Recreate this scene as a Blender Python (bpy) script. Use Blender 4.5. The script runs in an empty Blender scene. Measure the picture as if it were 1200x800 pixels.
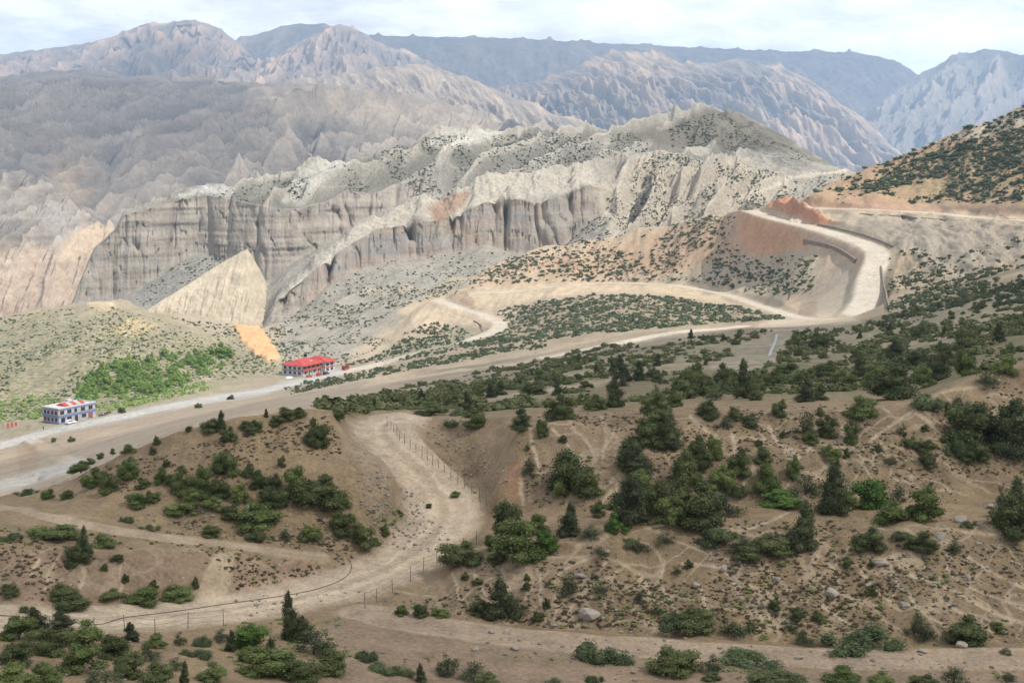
import bpy, bmesh, math, random, time
import numpy as np
T0 = time.time()
rng = np.random.default_rng(7); random.seed(7)
SC = bpy.context.scene
COL = SC.collection
# ---------------------------------------------------------------- camera model (photo frame 1200 x 800)
F, PITCH = 1650.0, math.radians(7.6)
CP, SP = math.cos(PITCH), math.sin(PITCH)
def ray(px, py):
    """slopes (x/y, z/y) of the sight line through a point of the photo"""
    u = (np.asarray(px, float)-600)/F; v = (400-np.asarray(py, float))/F
    d = CP+v*SP
    return u/d, (v*CP-SP)/d
def proj(X, Y, Z):
    d = Y*CP-Z*SP
    return 600+F*X/d, 400-F*(Y*SP+Z*CP)/d
# ---------------------------------------------------------------- noise
def _h(i, j, seed):
    n = (i.astype(np.int64)*374761393 + j.astype(np.int64)*668265263 + seed*974711) & 0x7fffffff
    n = ((n ^ (n >> 13))*1274126177) & 0x7fffffff
    n = n ^ (n >> 16)
    return (n & 0xffff)/65535.0
def vnoise(x, y, seed=0):
    xi = np.floor(x); yi = np.floor(y); fx = x-xi; fy = y-yi
    fx = fx*fx*fx*(fx*(fx*6-15)+10); fy = fy*fy*fy*(fy*(fy*6-15)+10)
    a = _h(xi, yi, seed); b = _h(xi+1, yi, seed); c = _h(xi, yi+1, seed); d = _h(xi+1, yi+1, seed)
    return (a+(b-a)*fx+(c-a)*fy+(a-b-c+d)*fx*fy)*2-1
def fbm(x, y, o=4, seed=0, g=.5):
    r = 0; a = 1.; s = 0
    for k in range(o):
        c, sn = math.cos(1.1*k+.3), math.sin(1.1*k+.3)
        r = r+a*vnoise(x*c-y*sn+17.3*k, x*sn+y*c-9.1*k, seed+k); s += a; a *= g; x = x*2.03; y = y*2.03
    return r/s
def ridged(x, y, o=4, seed=0, g=.5):
    r = 0; a = 1.; s = 0
    for k in range(o):
        c, sn = math.cos(.9*k+.2), math.sin(.9*k+.2)
        r = r+a*(1-2*np.abs(vnoise(x*c-y*sn+11.3*k, x*sn+y*c+5.1*k, seed+k))); s += a; a *= g; x = x*2.05; y = y*2.05
    return r/s
def _ero(px, py, dx, dy, seed):
    ix = np.floor(px); iy = np.floor(py); fx = px-ix; fy = py-iy
    va = 0; gx = 0; gy = 0; wt = 0
    for i in (-1, 0, 1):
        for j in (-1, 0, 1):
            ox = _h(ix+i, iy+j, seed); oy = _h(ix+i, iy+j, seed+77)
            qx = fx-i-ox; qy = fy-j-oy
            w = np.exp(-2.2*(qx*qx+qy*qy)); m = (qx*dx+qy*dy)*6.2832
            va = va+np.cos(m)*w; sn = np.sin(m)*w
            gx = gx-sn*dx; gy = gy-sn*dy; wt = wt+w
    return va/wt, gx/wt, gy/wt
def erosion(x, y, dirx, diry, o=4, seed=0, branch=1.0, gain=.5):
    """gullies that run down the slope (dirx, diry = downhill direction) and branch; about -1..1, gullies negative"""
    n = np.sqrt(dirx**2+diry**2)+1e-6; px, py = -diry/n, dirx/n
    r = 0; a = 1.; s = 0; gx = 0; gy = 0; f = 1.
    for k in range(o):
        ax = px+branch*(-gy)*.25; ay = py+branch*gx*.25
        m = np.sqrt(ax*ax+ay*ay)+1e-6
        v, g1, g2 = _ero(x*f+3.7*k, y*f-8.1*k, ax/m, ay/m, seed+13*k)
        r = r+a*v; s += a; gx = gx+g1*a; gy = gy+g2*a; a *= gain; f *= 1.93
    return r/s
def spurs(X, Y, dx, lam, seed, sharp='valley'):
    """side ridges running down the slope direction (dx, -1), -1..1"""
    r = 0; s = 0
    for k, (a, f, t) in enumerate(((1., 1., 0.), (.5, 2.1, .16), (.28, 4.3, -.12))):
        d = dx+t; p = (X+Y*d)/math.hypot(1, d)*f/lam+.55*vnoise(X/lam/1.6*f**.5, Y/lam/2.2*f**.5, seed+k)+.25*vnoise(X/lam*f, Y/lam*f, seed+k+50)
        v = np.abs(np.sin(np.pi*p)) if sharp == 'valley' else 1-np.abs(np.sin(np.pi*p)); m = .75+.4*vnoise(X/lam/1.6, Y/lam/3.5, seed+k+90)
        r = r+a*m*(2*v-1); s += a
    return r/s
def smooth1(a, sig, axis):
    if sig <= 0: return a
    n = int(3*sig)+1; k = np.exp(-.5*(np.arange(-n, n+1)/sig)**2); k /= k.sum()
    p = [(0, 0)]*a.ndim; p[axis] = (n, n); b = np.pad(a, p, mode='edge')
    return np.apply_along_axis(lambda v: np.convolve(v, k, 'valid'), axis, b)
def sstep(a, b, x):
    t = np.clip((x-a)/(b-a), 0, 1); return t*t*(3-2*t)
# ---------------------------------------------------------------- terrain sheets lofted through measured contour lines
class Sheet:
    """lines: contour lines from near to far, each a list of (photo x, photo y, metres ahead)"""
    def __init__(s, lines, x0, x1, ncol, rows, sigc=6, sigr=1.5, maxrows=160, wide=None):
        s.s = np.linspace(*[ray(x, 400)[0] for x in (x0, x1)], ncol)
        if wide: s.s = np.r_[np.linspace(ray(wide[0], 400)[0], s.s[0], 70)[:-1], s.s, np.linspace(s.s[-1], ray(wide[1], 400)[0], 70)[1:]]
        LY, LT = [], []
        for ln in lines:
            a = np.array(sorted(ln), float); u, t = ray(a[:, 0], a[:, 1])
            LY.append(smooth1(np.interp(s.s, u, np.log(a[:, 2])), sigc, 0))
            LT.append(smooth1(np.interp(s.s, u, t), sigc, 0))
        LY = np.exp(np.array(LY)); LZ = np.array(LT)*LY
        for k in range(1, len(LY)): LY[k] = np.maximum(LY[k], LY[k-1]+.4)
        Ys, Zs, K = [LY[:1]], [LZ[:1]], [np.zeros(1)]
        for k in range(len(lines)-1):
            dp = np.max(np.abs(np.clip(F*(LT[k+1]-LT[k]), -400, 400)))
            n = int(np.clip(dp*rows, 6, maxrows)); w = (np.arange(1, n+1)/n)[:, None]
            Ys.append(LY[k]*(1-w)+LY[k+1]*w); Zs.append(LZ[k]*(1-w)+LZ[k+1]*w); K.append(k+w[:, 0])
        s.Y = np.concatenate(Ys); s.Z = np.concatenate(Zs); s.K = np.concatenate(K)[:, None]+0*s.Y
        if sigr: s.Y, s.Z = smooth1(s.Y, sigr, 0), smooth1(s.Z, sigr, 0)
        s.X = s.s[None]*s.Y
        s.attr = {}
    def pix(s): return proj(s.X, s.Y, s.Z)
    def pick(s, px, py, kr=None):
        """first point of the sheet seen through a photo point -> (x, y, z) or None"""
        u, t = ray(px, py); f = np.interp(u, s.s, np.arange(len(s.s))); j = int(min(f, len(s.s)-2)); w = f-j
        Y = s.Y[:, j]*(1-w)+s.Y[:, j+1]*w; Z = s.Z[:, j]*(1-w)+s.Z[:, j+1]*w; q = Z/Y-t
        ok = (q[:-1] < 0) != (q[1:] < 0)
        if kr: kk = s.K[1:, j]; ok &= (kk >= kr[0]) & (kk <= kr[1])
        k = np.nonzero(ok)[0]
        if len(k) == 0: return None
        k = k[0]; a = -q[k]/(q[k+1]-q[k]); y = Y[k]+(Y[k+1]-Y[k])*a
        return np.array((u*y, y, t*y))
    def height(s, x, y):
        x = np.atleast_1d(np.asarray(x, float)); y = np.atleast_1d(np.asarray(y, float))
        f = np.clip(np.interp(x/y, s.s, np.arange(len(s.s))), 0, len(s.s)-1.001); j = f.astype(int); w = f-j
        out = np.empty(len(x))
        for i in range(len(x)):
            a = np.interp(y[i], s.Y[:, j[i]], s.Z[:, j[i]]); b = np.interp(y[i], s.Y[:, j[i]+1], s.Z[:, j[i]+1]); out[i] = a*(1-w[i])+b*w[i]
        return out
    def build(s, name, mat, kind='structure', keep=None):
        return grid_mesh(name, s.X, s.Y, s.Z, mat, s.attr, kind, keep=keep)
def grid_mesh(name, X, Y, Z, mat, attr=None, kind='structure', smooth=True, keep=None):
    R, C = X.shape; co = np.stack((X, Y, Z), -1).reshape(-1, 3)
    i = (np.arange(R-1)[:, None]*C+np.arange(C-1)[None]).ravel()
    q = np.stack((i, i+1, i+C+1, i+C), 1)
    if keep is not None:
        q = q[keep.ravel()[i]]; used = np.unique(q); new = np.zeros(R*C, np.int64); new[used] = np.arange(len(used)); q = new[q]; co = co[used]
    else: used = slice(None)
    me = raw_mesh(name, co, q, smooth)
    for k, v in (attr or {}).items():
        if v.ndim == 3:
            a = me.attributes.new(k, 'FLOAT_COLOR', 'POINT'); b = np.ones((len(co), 4), np.float32); b[:, :3] = v.reshape(-1, 3)[used]; a.data.foreach_set('color', b.ravel())
        else:
            a = me.attributes.new(k, 'FLOAT', 'POINT'); a.data.foreach_set('value', np.ascontiguousarray(v.reshape(-1)[used], np.float32))
    me.materials.append(mat); o = bpy.data.objects.new(name, me); COL.objects.link(o)
    if kind: o['kind'] = kind
    return o
def raw_mesh(name, co, faces, smooth=True):
    """co (n,3), faces (m,k) all of k corners"""
    me = bpy.data.meshes.new(name); m, k = faces.shape
    me.vertices.add(len(co)); me.vertices.foreach_set('co', np.ascontiguousarray(co, np.float32).ravel())
    me.loops.add(m*k); me.loops.foreach_set('vertex_index', np.ascontiguousarray(faces, np.int32).ravel())
    me.polygons.add(m); me.polygons.foreach_set('loop_start', np.arange(0, m*k, k, dtype=np.int32))
    me.polygons.foreach_set('use_smooth', np.full(m, smooth)); me.update(calc_edges=True)
    return me
# near hillsides: contour lines read off the photograph, nearest first
FULL = (-300, 1500)
def flat(py, y): return [(-300, py, y), (1500, py, y)]
NL = [
 [(-300,1900,2.),(1500,1900,2.)],
 flat(1010,20), flat(900,45),
 [(-300,800,68),(0,800,70),(300,800,78),(600,800,84),(900,800,85),(1200,800,85),(1500,800,85)],
 [(-300,745,80),(0,745,82),(200,745,88),(400,735,92),(600,762,90),(800,772,90),(1000,782,90),(1200,790,90),(1500,800,90)],
 [(-300,718,88),(0,718,90),(200,712,97),(400,698,103),(480,708,102),(600,732,98),(800,744,97),(1000,758,96),(1200,748,98),(1500,748,98)],
 [(-300,640,95),(0,642,97),(150,648,100),(250,642,104),(350,652,109),(430,672,109),(500,672,108),(540,655,107.5),(620,640,106),(700,628,106),(800,612,109),(950,622,108),(1080,620,108),(1200,612,110),(1500,600,112)],
 [(-300,600,106),(0,600,108),(150,612,110),(300,628,112),(400,644,112.5),(430,652,113),(500,640,115),(540,612,121),(620,600,118),(700,592,117),(800,590,117),(950,590,117),(1080,585,119),(1200,575,122),(1500,560,124)],
 [(-300,590,125),(0,590,125),(60,582,125),(100,575,122),(130,565,121),(200,550,120),(270,545,120),(350,545,120.5),(400,545,121.5),(450,545,122.5),(500,590,120),(540,598,124),(600,560,121.5),(700,548,121),(800,540,121),(950,535,122),(1080,520,126),(1200,515,128),(1500,500,130)],
 [(-300,580,150),(0,580,150),(60,572,145),(100,553,128),(130,538,127),(200,508,127),(270,490,127.5),(350,478,130),(390,484,132),(420,493,140),(450,497,143),(500,530,139),(520,545,137),(545,560,134),(580,555,127),(610,500,126.5),(700,488,129),(800,484,129),(900,482,130),(1000,480,131),(1080,470,133),(1120,450,136),(1200,430,138),(1500,400,142)],
 [(-300,576,200),(0,576,200),(60,566,180),(100,550,150),(130,534,145),(200,505,140),(270,487,140),(350,474,145),(390,477,146),(420,481,150),(450,483,152),(480,481,150),(500,488,145),(545,490,142.5),(600,487,140),(700,478,142),(800,474,145),(900,472,145),(1000,470,148),(1080,462,150),(1120,444,150),(1200,424,156),(1500,395,160)],
 [(-300,575,270),(0,572,270),(60,560,265),(100,547,255),(150,524,245),(200,503,230),(270,484,230),(300,477,230),(350,470,235),(420,470,230),(500,468,230),(600,462,230),(700,455,230),(800,452,230),(900,448,230),(1000,442,230),(1100,430,220),(1200,405,225),(1500,360,225)],
 [(-300,566,340),(0,556,340),(100,532,340),(200,498,330),(300,474,340),(350,466,340),(400,463,340),(500,452,340),(600,443,335),(700,430,335),(800,420,335),(900,412,340),(950,405,340),(1050,395,330),(1120,385,320),(1200,370,310),(1500,320,310)],
 [(-300,550,430),(0,540,430),(100,518,440),(200,493,450),(300,471,460),(350,462,460),(400,456,460),(500,440,460),(600,428,450),(700,408,450),(800,393,450),(850,392,450),(900,388,440),(950,388,430),(1050,372,430),(1120,355,420),(1200,340,400),(1500,280,400)],
 [(-300,545,490),(0,530,500),(100,508,500),(200,487,505),(300,468,520),(350,458,520),(400,447,505),(440,440,500),(500,433,500),(560,425,495),(620,415,490),(680,401,490),(720,392,490),(780,384,490),(830,387,490),(900,383,480),(950,378,480),(1000,373,490),(1050,355,500),(1120,335,490),(1200,318,470),(1500,250,470)],
 [(-300,542,510),(0,527,525),(60,511,535),(100,502,540),(200,480,575),(300,463,640),(350,451,690),(400,441,725),(450,431,750),(500,415,745),(560,405,700),(600,402,640),(650,393,620),(700,383,600),(750,376,590),(800,378,570),(850,382,560),(900,376,550),(950,373,530),(1000,370,530),(1030,350,560),(1050,335,570),(1120,320,560),(1200,300,540),(1500,220,540)],
 [(-300,535,530),(0,515,548),(60,500,552),(110,490,562),(200,471,605),(300,454,680),(350,443,720),(400,433,750),(450,422,780),(500,406,790),(560,394,780),(600,385,790),(650,378,760),(700,370,740),(750,365,720),(800,368,690),(850,374,650),(900,372,600),(940,368,580),(1000,355,570),(1035,330,585),(1060,318,600),(1120,300,600),(1200,280,580),(1500,180,600)],
 [(-300,520,580),(0,500,600),(60,485,620),(110,470,640),(200,450,680),(280,440,735),(350,431,770),(400,425,790),(450,415,810),(500,400,830),(560,385,850),(600,376,850),(650,352,860),(700,345,850),(750,343,840),(800,346,810),(850,354,770),(900,365,680),(950,350,650),(1000,318,640),(1035,292,640),(1070,280,650),(1120,275,650),(1200,265,640),(1500,140,700)],
 [(-300,490,680),(0,470,700),(100,440,720),(200,420,780),(280,412,800),(340,410,830),(400,400,860),(470,372,890),(500,355,900),(540,345,905),(600,335,920),(650,333,920),(700,332,920),(800,335,880),(850,345,830),(900,320,800),(950,285,750),(1000,265,720),(1040,260,730),(1120,255,730),(1200,258,680),(1500,120,760)],
 [(-300,430,760),(0,420,780),(100,390,800),(170,382,820),(240,387,850),(300,397,880),(350,385,920),(400,370,940),(470,352,960),(500,346,960),(540,335,950),(600,300,980),(650,286,990),(700,280,990),(750,270,980),(800,258,960),(850,250,930),(880,243,880),(920,243,840),(1000,245,800),(1060,246,790),(1120,250,780),(1200,256,740),(1500,100,800)],
 [(-300,392,880),(0,372,900),(60,360,920),(120,350,930),(150,353,920),(170,362,900),(240,375,920),(300,386,950),(350,372,980),(400,350,1010),(450,335,1030),(500,336,1030),(540,325,1030),(600,312,1060),(650,302,1060),(700,295,1060),(750,285,1050),(800,272,1030),(850,258,1000),(880,252,960),(920,241,860),(950,230,830),(1000,230,820),(1060,232,815),(1120,237,800),(1200,236,770),(1500,80,850)],
 [(-300,400,960),(0,395,1000),(120,380,1000),(240,395,1000),(350,385,1040),(400,360,1060),(450,345,1080),(500,345,1080),(600,325,1100),(700,310,1100),(800,285,1080),(850,268,1040),(880,258,1010),(920,240,910),(960,222,900),(1000,203,900),(1060,180,890),(1120,155,880),(1160,140,870),(1200,124,860),(1240,112,860),(1300,105,880),(1500,60,900)],
 [(-300,460,1200),(300,450,1200),(600,400,1250),(900,300,1200),(960,280,1200),(1000,262,1150),(1060,240,1150),(1120,215,1150),(1200,190,1150),(1500,120,1150)],
]
N = Sheet(NL, -120, 1320, 1330, .7, sigc=5, sigr=1.2, wide=(-1300, 2500))
print('N grid', N.X.shape, time.time()-T0)
# the badlands ridge with its pillared cliffs
DL = [
 [(-200,470,950),(60,450,950),(150,430,950),(250,425,950),(330,405,975),(400,382,985),(470,360,985),(540,350,985),(600,330,1000),(700,310,1000),(800,290,980),(850,272,950),(900,262,900),(950,262,900),(1000,262,950),(1100,262,950),(1300,300,950)],
 [(-200,440,1000),(60,405,1000),(150,388,1000),(250,394,1000),(300,397,1000),(318,378,1005),(326,369,1012),(350,366,1020),(382,337,1040),(410,319,1060),(442,310,1075),(475,303,1085),(500,302,1090),(532,297,1100),(567,287,1110),(600,296,1110),(640,298,1110),(667,284,1115),(690,262,1130),(712,246,1140),(740,268,1115),(800,272,1060),(850,258,1030),(900,240,1020),(950,225,1010),(1000,215,1010),(1100,240,990),(1300,260,990)],
 [(-200,440,1008),(60,404,1008),(150,387,1008),(250,393,1008),(300,396,1008),(318,366,1012),(326,349,1018),(350,330,1029),(400,293,1064),(440,268,1083),(480,261,1096),(510,258,1102),(540,249,1110),(570,236,1120),(600,231,1120),(628,238,1121),(660,227,1126),(690,216,1140),(712,221,1152),(740,240,1140),(800,236,1110),(850,225,1080),(900,215,1070),(950,212,1050),(1000,208,1040),(1100,235,1020),(1300,255,1020)],
 [(-200,440,1015),(60,403,1015),(150,387,1015),(250,393,1015),(300,396,1014),(318,364,1018),(326,343,1030),(350,322,1040),(400,277,1080),(440,255,1098),(475,235,1113),(497,227,1120),(520,237,1125),(540,221,1130),(567,204,1140),(600,206,1150),(620,205,1150),(650,195,1165),(690,190,1175),(720,184,1185),(745,178,1190),(772,174,1190),(800,182,1190),(832,189,1190),(865,185,1180),(890,195,1160),(920,205,1130),(960,205,1100),(1000,204,1080),(1100,232,1040),(1300,250,1040)],
 [(-200,430,1040),(60,392,1040),(100,372,1040),(137,363,1040),(200,351,1050),(250,346,1050),(300,352,1060),(345,323,1085),(400,284,1115),(440,264,1128),(475,245,1140),(497,238,1142),(520,239,1148),(567,216,1160),(620,213,1170),(690,196,1190),(772,181,1210),(832,193,1215),(865,189,1210),(920,208,1160),(1000,206,1110),(1300,260,1060)],
 [(-200,425,1080),(60,370,1080),(92,354,1090),(137,353,1100),(175,331,1110),(212,306,1130),(237,296,1140),(257,308,1130),(290,330,1110),(315,329,1110),(345,307,1120),(400,277,1150),(440,252,1168),(475,234,1178),(500,227,1182),(530,222,1190),(567,206,1192),(620,197,1210),(690,182,1230),(740,174,1240),(772,174,1240),(832,177,1250),(865,172,1240),(900,182,1215),(950,199,1170),(1000,205,1140),(1300,270,1080)],
 [(-200,425,1086),(60,372,1086),(84,356,1093),(92,335,1097),(110,294,1105),(135,271,1112),(147,252,1118),(175,244,1125),(205,236,1142),(240,229,1152),(267,233,1146),(300,240,1130),(317,245,1126),(350,245,1135),(382,237,1155),(407,222,1170),(425,230,1174),(445,226,1184),(475,215,1192),(500,206,1196),(530,190,1203),(567,185,1212),(620,180,1230),(690,170,1250),(740,163,1265),(832,152,1290),(865,156,1270),(900,167,1240),(950,188,1195),(1000,204,1155),(1300,275,1090)],
 [(-200,427,1095),(60,378,1095),(84,357,1098),(92,333,1102),(110,291,1112),(135,268,1120),(146,246,1126),(175,237,1140),(205,229,1160),(240,216,1180),(257,215,1185),(267,221,1185),(300,214,1190),(315,207,1200),(330,207,1200),(360,192,1220),(372,184,1225),(387,189,1230),(412,189,1240),(430,182,1250),(475,170,1270),(500,162,1280),(515,153,1285),(560,150,1300),(590,153,1300),(640,152,1310),(700,155,1320),(720,158,1330),(740,150,1340),(780,140,1360),(815,131,1375),(840,128,1380),(870,133,1370),(900,148,1340),(940,172,1290),(975,193,1240),(1000,203,1190),(1100,240,1100),(1300,290,1100)],
 [(-200,470,1300),(100,420,1300),(300,300,1450),(600,220,1600),(840,200,1700),(1000,260,1500),(1300,330,1300)],
]
D = Sheet(DL, 30, 1100, 1300, 1.3, sigc=2.5, sigr=.7, maxrows=130)
print('D grid', D.X.shape)
# ---------------------------------------------------------------- painting soil colours and masks onto sheet vertices
def seg_dist(PX, PY, pts):
    pts = np.array(pts, float); d = np.full(PX.shape, 1e9, np.float32)
    for a, b in zip(pts[:-1], pts[1:]):
        v = b-a; L = v@v+1e-9; t = np.clip(((PX-a[0])*v[0]+(PY-a[1])*v[1])/L, 0, 1)
        d = np.minimum(d, np.hypot(PX-a[0]-t*v[0], PY-a[1]-t*v[1]))
    return d
def poly_sd(PX, PY, pts):
    """signed distance to a polygon, negative inside"""
    pts = list(pts); d = seg_dist(PX, PY, pts+[pts[0]]); ins = np.zeros(PX.shape, bool)
    for (x0, y0), (x1, y1) in zip(pts, pts[1:]+pts[:1]):
        if y0 == y1: continue
        c = ((y0 > PY) != (y1 > PY)) & (PX < (x1-x0)*(PY-y0)/(y1-y0)+x0); ins ^= c
    return np.where(ins, -d, d)
class Painter:
    def __init__(s, sh, base):
        s.sh = sh; s.PX, s.PY = sh.pix(); s.K = sh.K
        s.col = np.empty(sh.X.shape+(3,), np.float32); s.col[:] = base
        s.n = fbm(s.PX/14, s.PY/9, 3, 5)
    def _sub(s, pts, kr, pad):
        a = np.array(pts, float); m = (s.PX > a[:, 0].min()-pad) & (s.PX < a[:, 0].max()+pad) & (s.PY > a[:, 1].min()-pad) & (s.PY < a[:, 1].max()+pad)
        if kr: m &= (s.K >= kr[0]) & (s.K <= kr[1])
        return np.nonzero(m)
    def area(s, pts, kr=None, feather=6, rough=5):
        ii = s._sub(pts, kr, feather+rough); d = poly_sd(s.PX[ii], s.PY[ii], pts)+rough*s.n[ii]
        return ii, np.clip(.5-d/feather, 0, 1)
    def line(s, pts, width, kr=None, feather=2, rough=.6):
        ii = s._sub(pts, kr, width+feather+rough*2); d = seg_dist(s.PX[ii], s.PY[ii], pts)+rough*s.n[ii]-width/2
        return ii, np.clip(.5-d/feather, 0, 1)
    def put(s, sel, color, a=1.):
        ii, w = sel; w = (w*a)[:, None]; s.col[ii] = s.col[ii]*(1-w)+np.array(color, np.float32)*w
    def mask(s, name, sel, v=1.):
        if name not in s.sh.attr: s.sh.attr[name] = np.zeros(s.sh.X.shape, np.float32)
        ii, w = sel; m = s.sh.attr[name]; m[ii] = np.maximum(m[ii], w*v) if v > 0 else m[ii]*(1-w)
BROWN, TAN, PALE, CREAM = (.242,.176,.104), (.40,.315,.225), (.50,.41,.30), (.62,.54,.43)
ORANGE, PINK, GREY, ROADC = (.50,.30,.175), (.48,.33,.24), (.36,.335,.30), (.52,.47,.40)
# ---- the near ground: relief
P0 = N.pix(); KK = N.K
band = lambda a, b, f=.3: sstep(a-f, a+f, KK)*(1-sstep(b-f, b+f, KK))
ampl = .10+.16*sstep(90, 300, N.Y)+.7*sstep(500, 900, N.Y)
lam = 3.0+9*sstep(90, 400, N.Y)+14*sstep(400, 900, N.Y)
N.Z += ampl*fbm(N.X/lam, N.Y/lam, 4, 3)*sstep(30, 70, N.Y)
N.Z += .05*fbm(N.X/.9, N.Y/.9, 2, 9)*(N.Y < 170)
ero = erosion(N.X/5, N.Y/9, 0*N.X+.15, -1+0*N.X, 3, 21)
N.Z += ero*(.32*band(4.9, 6.2)+.42*band(7.0, 9.0))*sstep(25, 70, N.Y)*(1-.8*band(6.4, 6.9))
eh = erosion(N.X/42, N.Y/60, -.5+0*N.X, -1+0*N.X, 4, 31)
N.Z += eh*(3.2*band(17.2, 20.4, .5)+2.5*band(20.2, 22))
rs = erosion(N.X/13, N.Y/22, -.35+0*N.X, -1+0*N.X, 4, 35, 1.2, .55); rsm = band(14.6, 18.9, .3)*sstep(995, 1060, P0[0]); N.Z += 2.0*rs*rsm
# humps on the left valley slopes and spoil heaps along the berm
N.Z += 1.3*np.clip(fbm(N.X/16, N.Y/30, 3, 44), 0, 1)*band(12.7, 14.6, .5)*sstep(-160, 60, -N.X+60)
# ---- roads: centre lines read off the photograph, flattened into the ground
def resample(P, step):
    P = np.array(P); d = np.r_[0, np.cumsum(np.linalg.norm(np.diff(P[:, :2], axis=0), axis=1))]
    n = max(2, int(d[-1]/step)+1); q = np.linspace(0, d[-1], n)
    return np.stack([np.interp(q, d, P[:, k]) for k in range(P.shape[1])], 1)
def spline(pts, n=6):
    p = np.array(pts, float); p = np.vstack((2*p[0]-p[1], p, 2*p[-1]-p[-2])); out = []
    for i in range(1, len(p)-2):
        for t in np.arange(n)/n:
            a, b, c, d = p[i-1:i+3]; out.append(.5*(2*b+(c-a)*t+(2*a-5*b+4*c-d)*t*t+(3*b-a-3*c+d)*t**3))
    out.append(p[-2]); return np.array(out)
def road_line(pts, step=1.5, sig=4, sh=None, kr=None):
    q = [(sh or N).pick(p[0], p[1], kr) for p in spline(pts)]; q = [v for v in q if v is not None]
    # drop points that jump to another slope
    k = [q[0]]
    for v in q[1:]:
        if abs(v[1]-k[-1][1]) < 90: k.append(v)
    r = resample(k, step)
    for c in range(3): r[:, c] = smooth1(r[:, c], sig, 0)
    return r
def nearest_on(L, X, Y):
    d = np.full(X.shape, 1e9, np.float32); z = np.zeros(X.shape, np.float32)
    for a, b in zip(L[:-1], L[1:]):
        v = b[:2]-a[:2]; q = v@v+1e-9; t = np.clip(((X-a[0])*v[0]+(Y-a[1])*v[1])/q, 0, 1)
        e = np.hypot(X-a[0]-t*v[0], Y-a[1]-t*v[1]); m = e < d; d = np.where(m, e, d); z = np.where(m, a[2]+t*(b[2]-a[2]), z)
    return d, z
def carve(sh, L, half, blend, wid=1):
    m = (sh.X > L[:, 0].min()-half-blend) & (sh.X < L[:, 0].max()+half+blend) & (sh.Y > L[:, 1].min()-half-blend) & (sh.Y < L[:, 1].max()+half+blend)
    ii = np.nonzero(m); d, z = nearest_on(L, sh.X[ii], sh.Y[ii])
    w = 1-sstep(half, half+blend, d); sh.Z[ii] = sh.Z[ii]*(1-w)+z*w
    sh.attr.setdefault('road', np.zeros(sh.X.shape, np.float32)); sh.attr.setdefault('way', np.zeros(sh.X.shape, np.int8)); sh.attr['way'][ii] = np.where(d < half, wid, sh.attr['way'][ii]); sh.attr['road'][ii] = np.maximum(sh.attr['road'][ii], 1-sstep(half*.8, half*1.5+.4, d))
ROADS = {
 'main': ([(-130,548),(-60,535),(0,522),(25,516),(50,507),(75,501),(100,497),(125,491),(150,486),(175,481),(200,476),(225,471),(250,466),(300,460),(325,454),(350,447),(375,441),(400,436),(425,431),(450,425),(470,420),(482,414),(500,409),(525,404),(550,399),(570,392),(583,386),(588,379),(575,371),(550,364),(525,357),(512,351)], 3.6, 6),
 'lower': ([(-140,612),(-60,588),(0,570),(25,562),(50,555),(75,549),(100,542),(116,536)], 4.0, 5),
 'link': ([(96,542),(80,539),(62,530),(47,521),(36,514)], 2.0, 3),
 'switch': ([(862,245),(880,247),(900,254),(925,260),(950,266),(975,273),(1000,281),(1022,290),(1031,298),(1028,309),(1021,320),(1018,332),(1018,345),(1013,357),(1003,369)], 4.6, 6),
 'upper': ([(948,244),(1000,245),(1050,247),(1100,250),(1137,254),(1175,257),(1215,259),(1300,262)], 3.6, 5),
 'middle': ([(548,343),(575,343),(600,342),(637,337),(675,333),(725,331),(775,333),(812,337),(850,345),(875,353),(900,361),(925,369),(952,374),(985,373)], 2.6, 4),
 'grey': ([(625,422),(662,415),(700,407),(737,400),(775,392),(812,387),(850,385),(880,381)], 2.6, 4),
 'dirt': ([(-120,726),(-60,727),(0,728),(80,728),(150,726),(220,721),(300,711),(370,698),(430,680),(480,655),(513,630),(530,608),(530,588),(508,562),(482,540),(456,520),(443,504),(452,493),(482,488)], 2.7, 2.5),
 'strip': ([(405,712),(450,722),(520,738),(600,748),(700,755),(800,762),(900,770),(1000,774),(1100,772),(1200,770),(1330,772)], 1.5, 2),
 'terrace': ([(-60,588),(0,594),(50,606),(101,616),(152,626),(203,633),(270,640),(338,647),(398,656)], .75, .8),
}
RL = {}
KR = {'main': (14.6, 18.2), 'lower': (8.6, 13.2), 'link': (9, 16.5), 'switch': (13.2, 19), 'upper': (14.5, 20.6), 'middle': (14.2, 18.6), 'dirt': (4.3, 10.2), 'strip': (3.6, 5.6), 'terrace': (5.6, 8.2)}
for k, (pts, half, bl) in ROADS.items():
    RL[k] = road_line(pts, 1.0 if k in ('dirt', 'strip', 'terrace') else 2.5, 5, None, KR.get(k))
    carve(N, RL[k], half, bl, 1 if k in ('dirt', 'strip', 'terrace', 'link') else 2)
print('roads', {k: (len(v), [int(t) for t in v[0]], [int(t) for t in v[-1]]) for k, v in RL.items()}, time.time()-T0)
# level pads under the two roadside buildings
PADS = {}
for nm, (px, py), yaw, L_, W_ in (('blue', (69, 497), 58, 19, 9.5), ('red', (354, 441), 61, 26, 14)):
    q = N.pick(px, py, (14.2, 17.5)); c_, s_ = math.cos(math.radians(yaw)), math.sin(math.radians(yaw)); PADS[nm] = (q, yaw)
    lx = (N.X-q[0])*c_+(N.Y-q[1])*s_; ly = -(N.X-q[0])*s_+(N.Y-q[1])*c_
    d = np.maximum(np.maximum(-3-lx, lx-L_-3), np.maximum(-2.5-ly, ly-W_-2)); w = 1-sstep(0, 7, d); N.Z = N.Z*(1-w)+(q[2]-.05)*w
print('pads', PADS)
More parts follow.
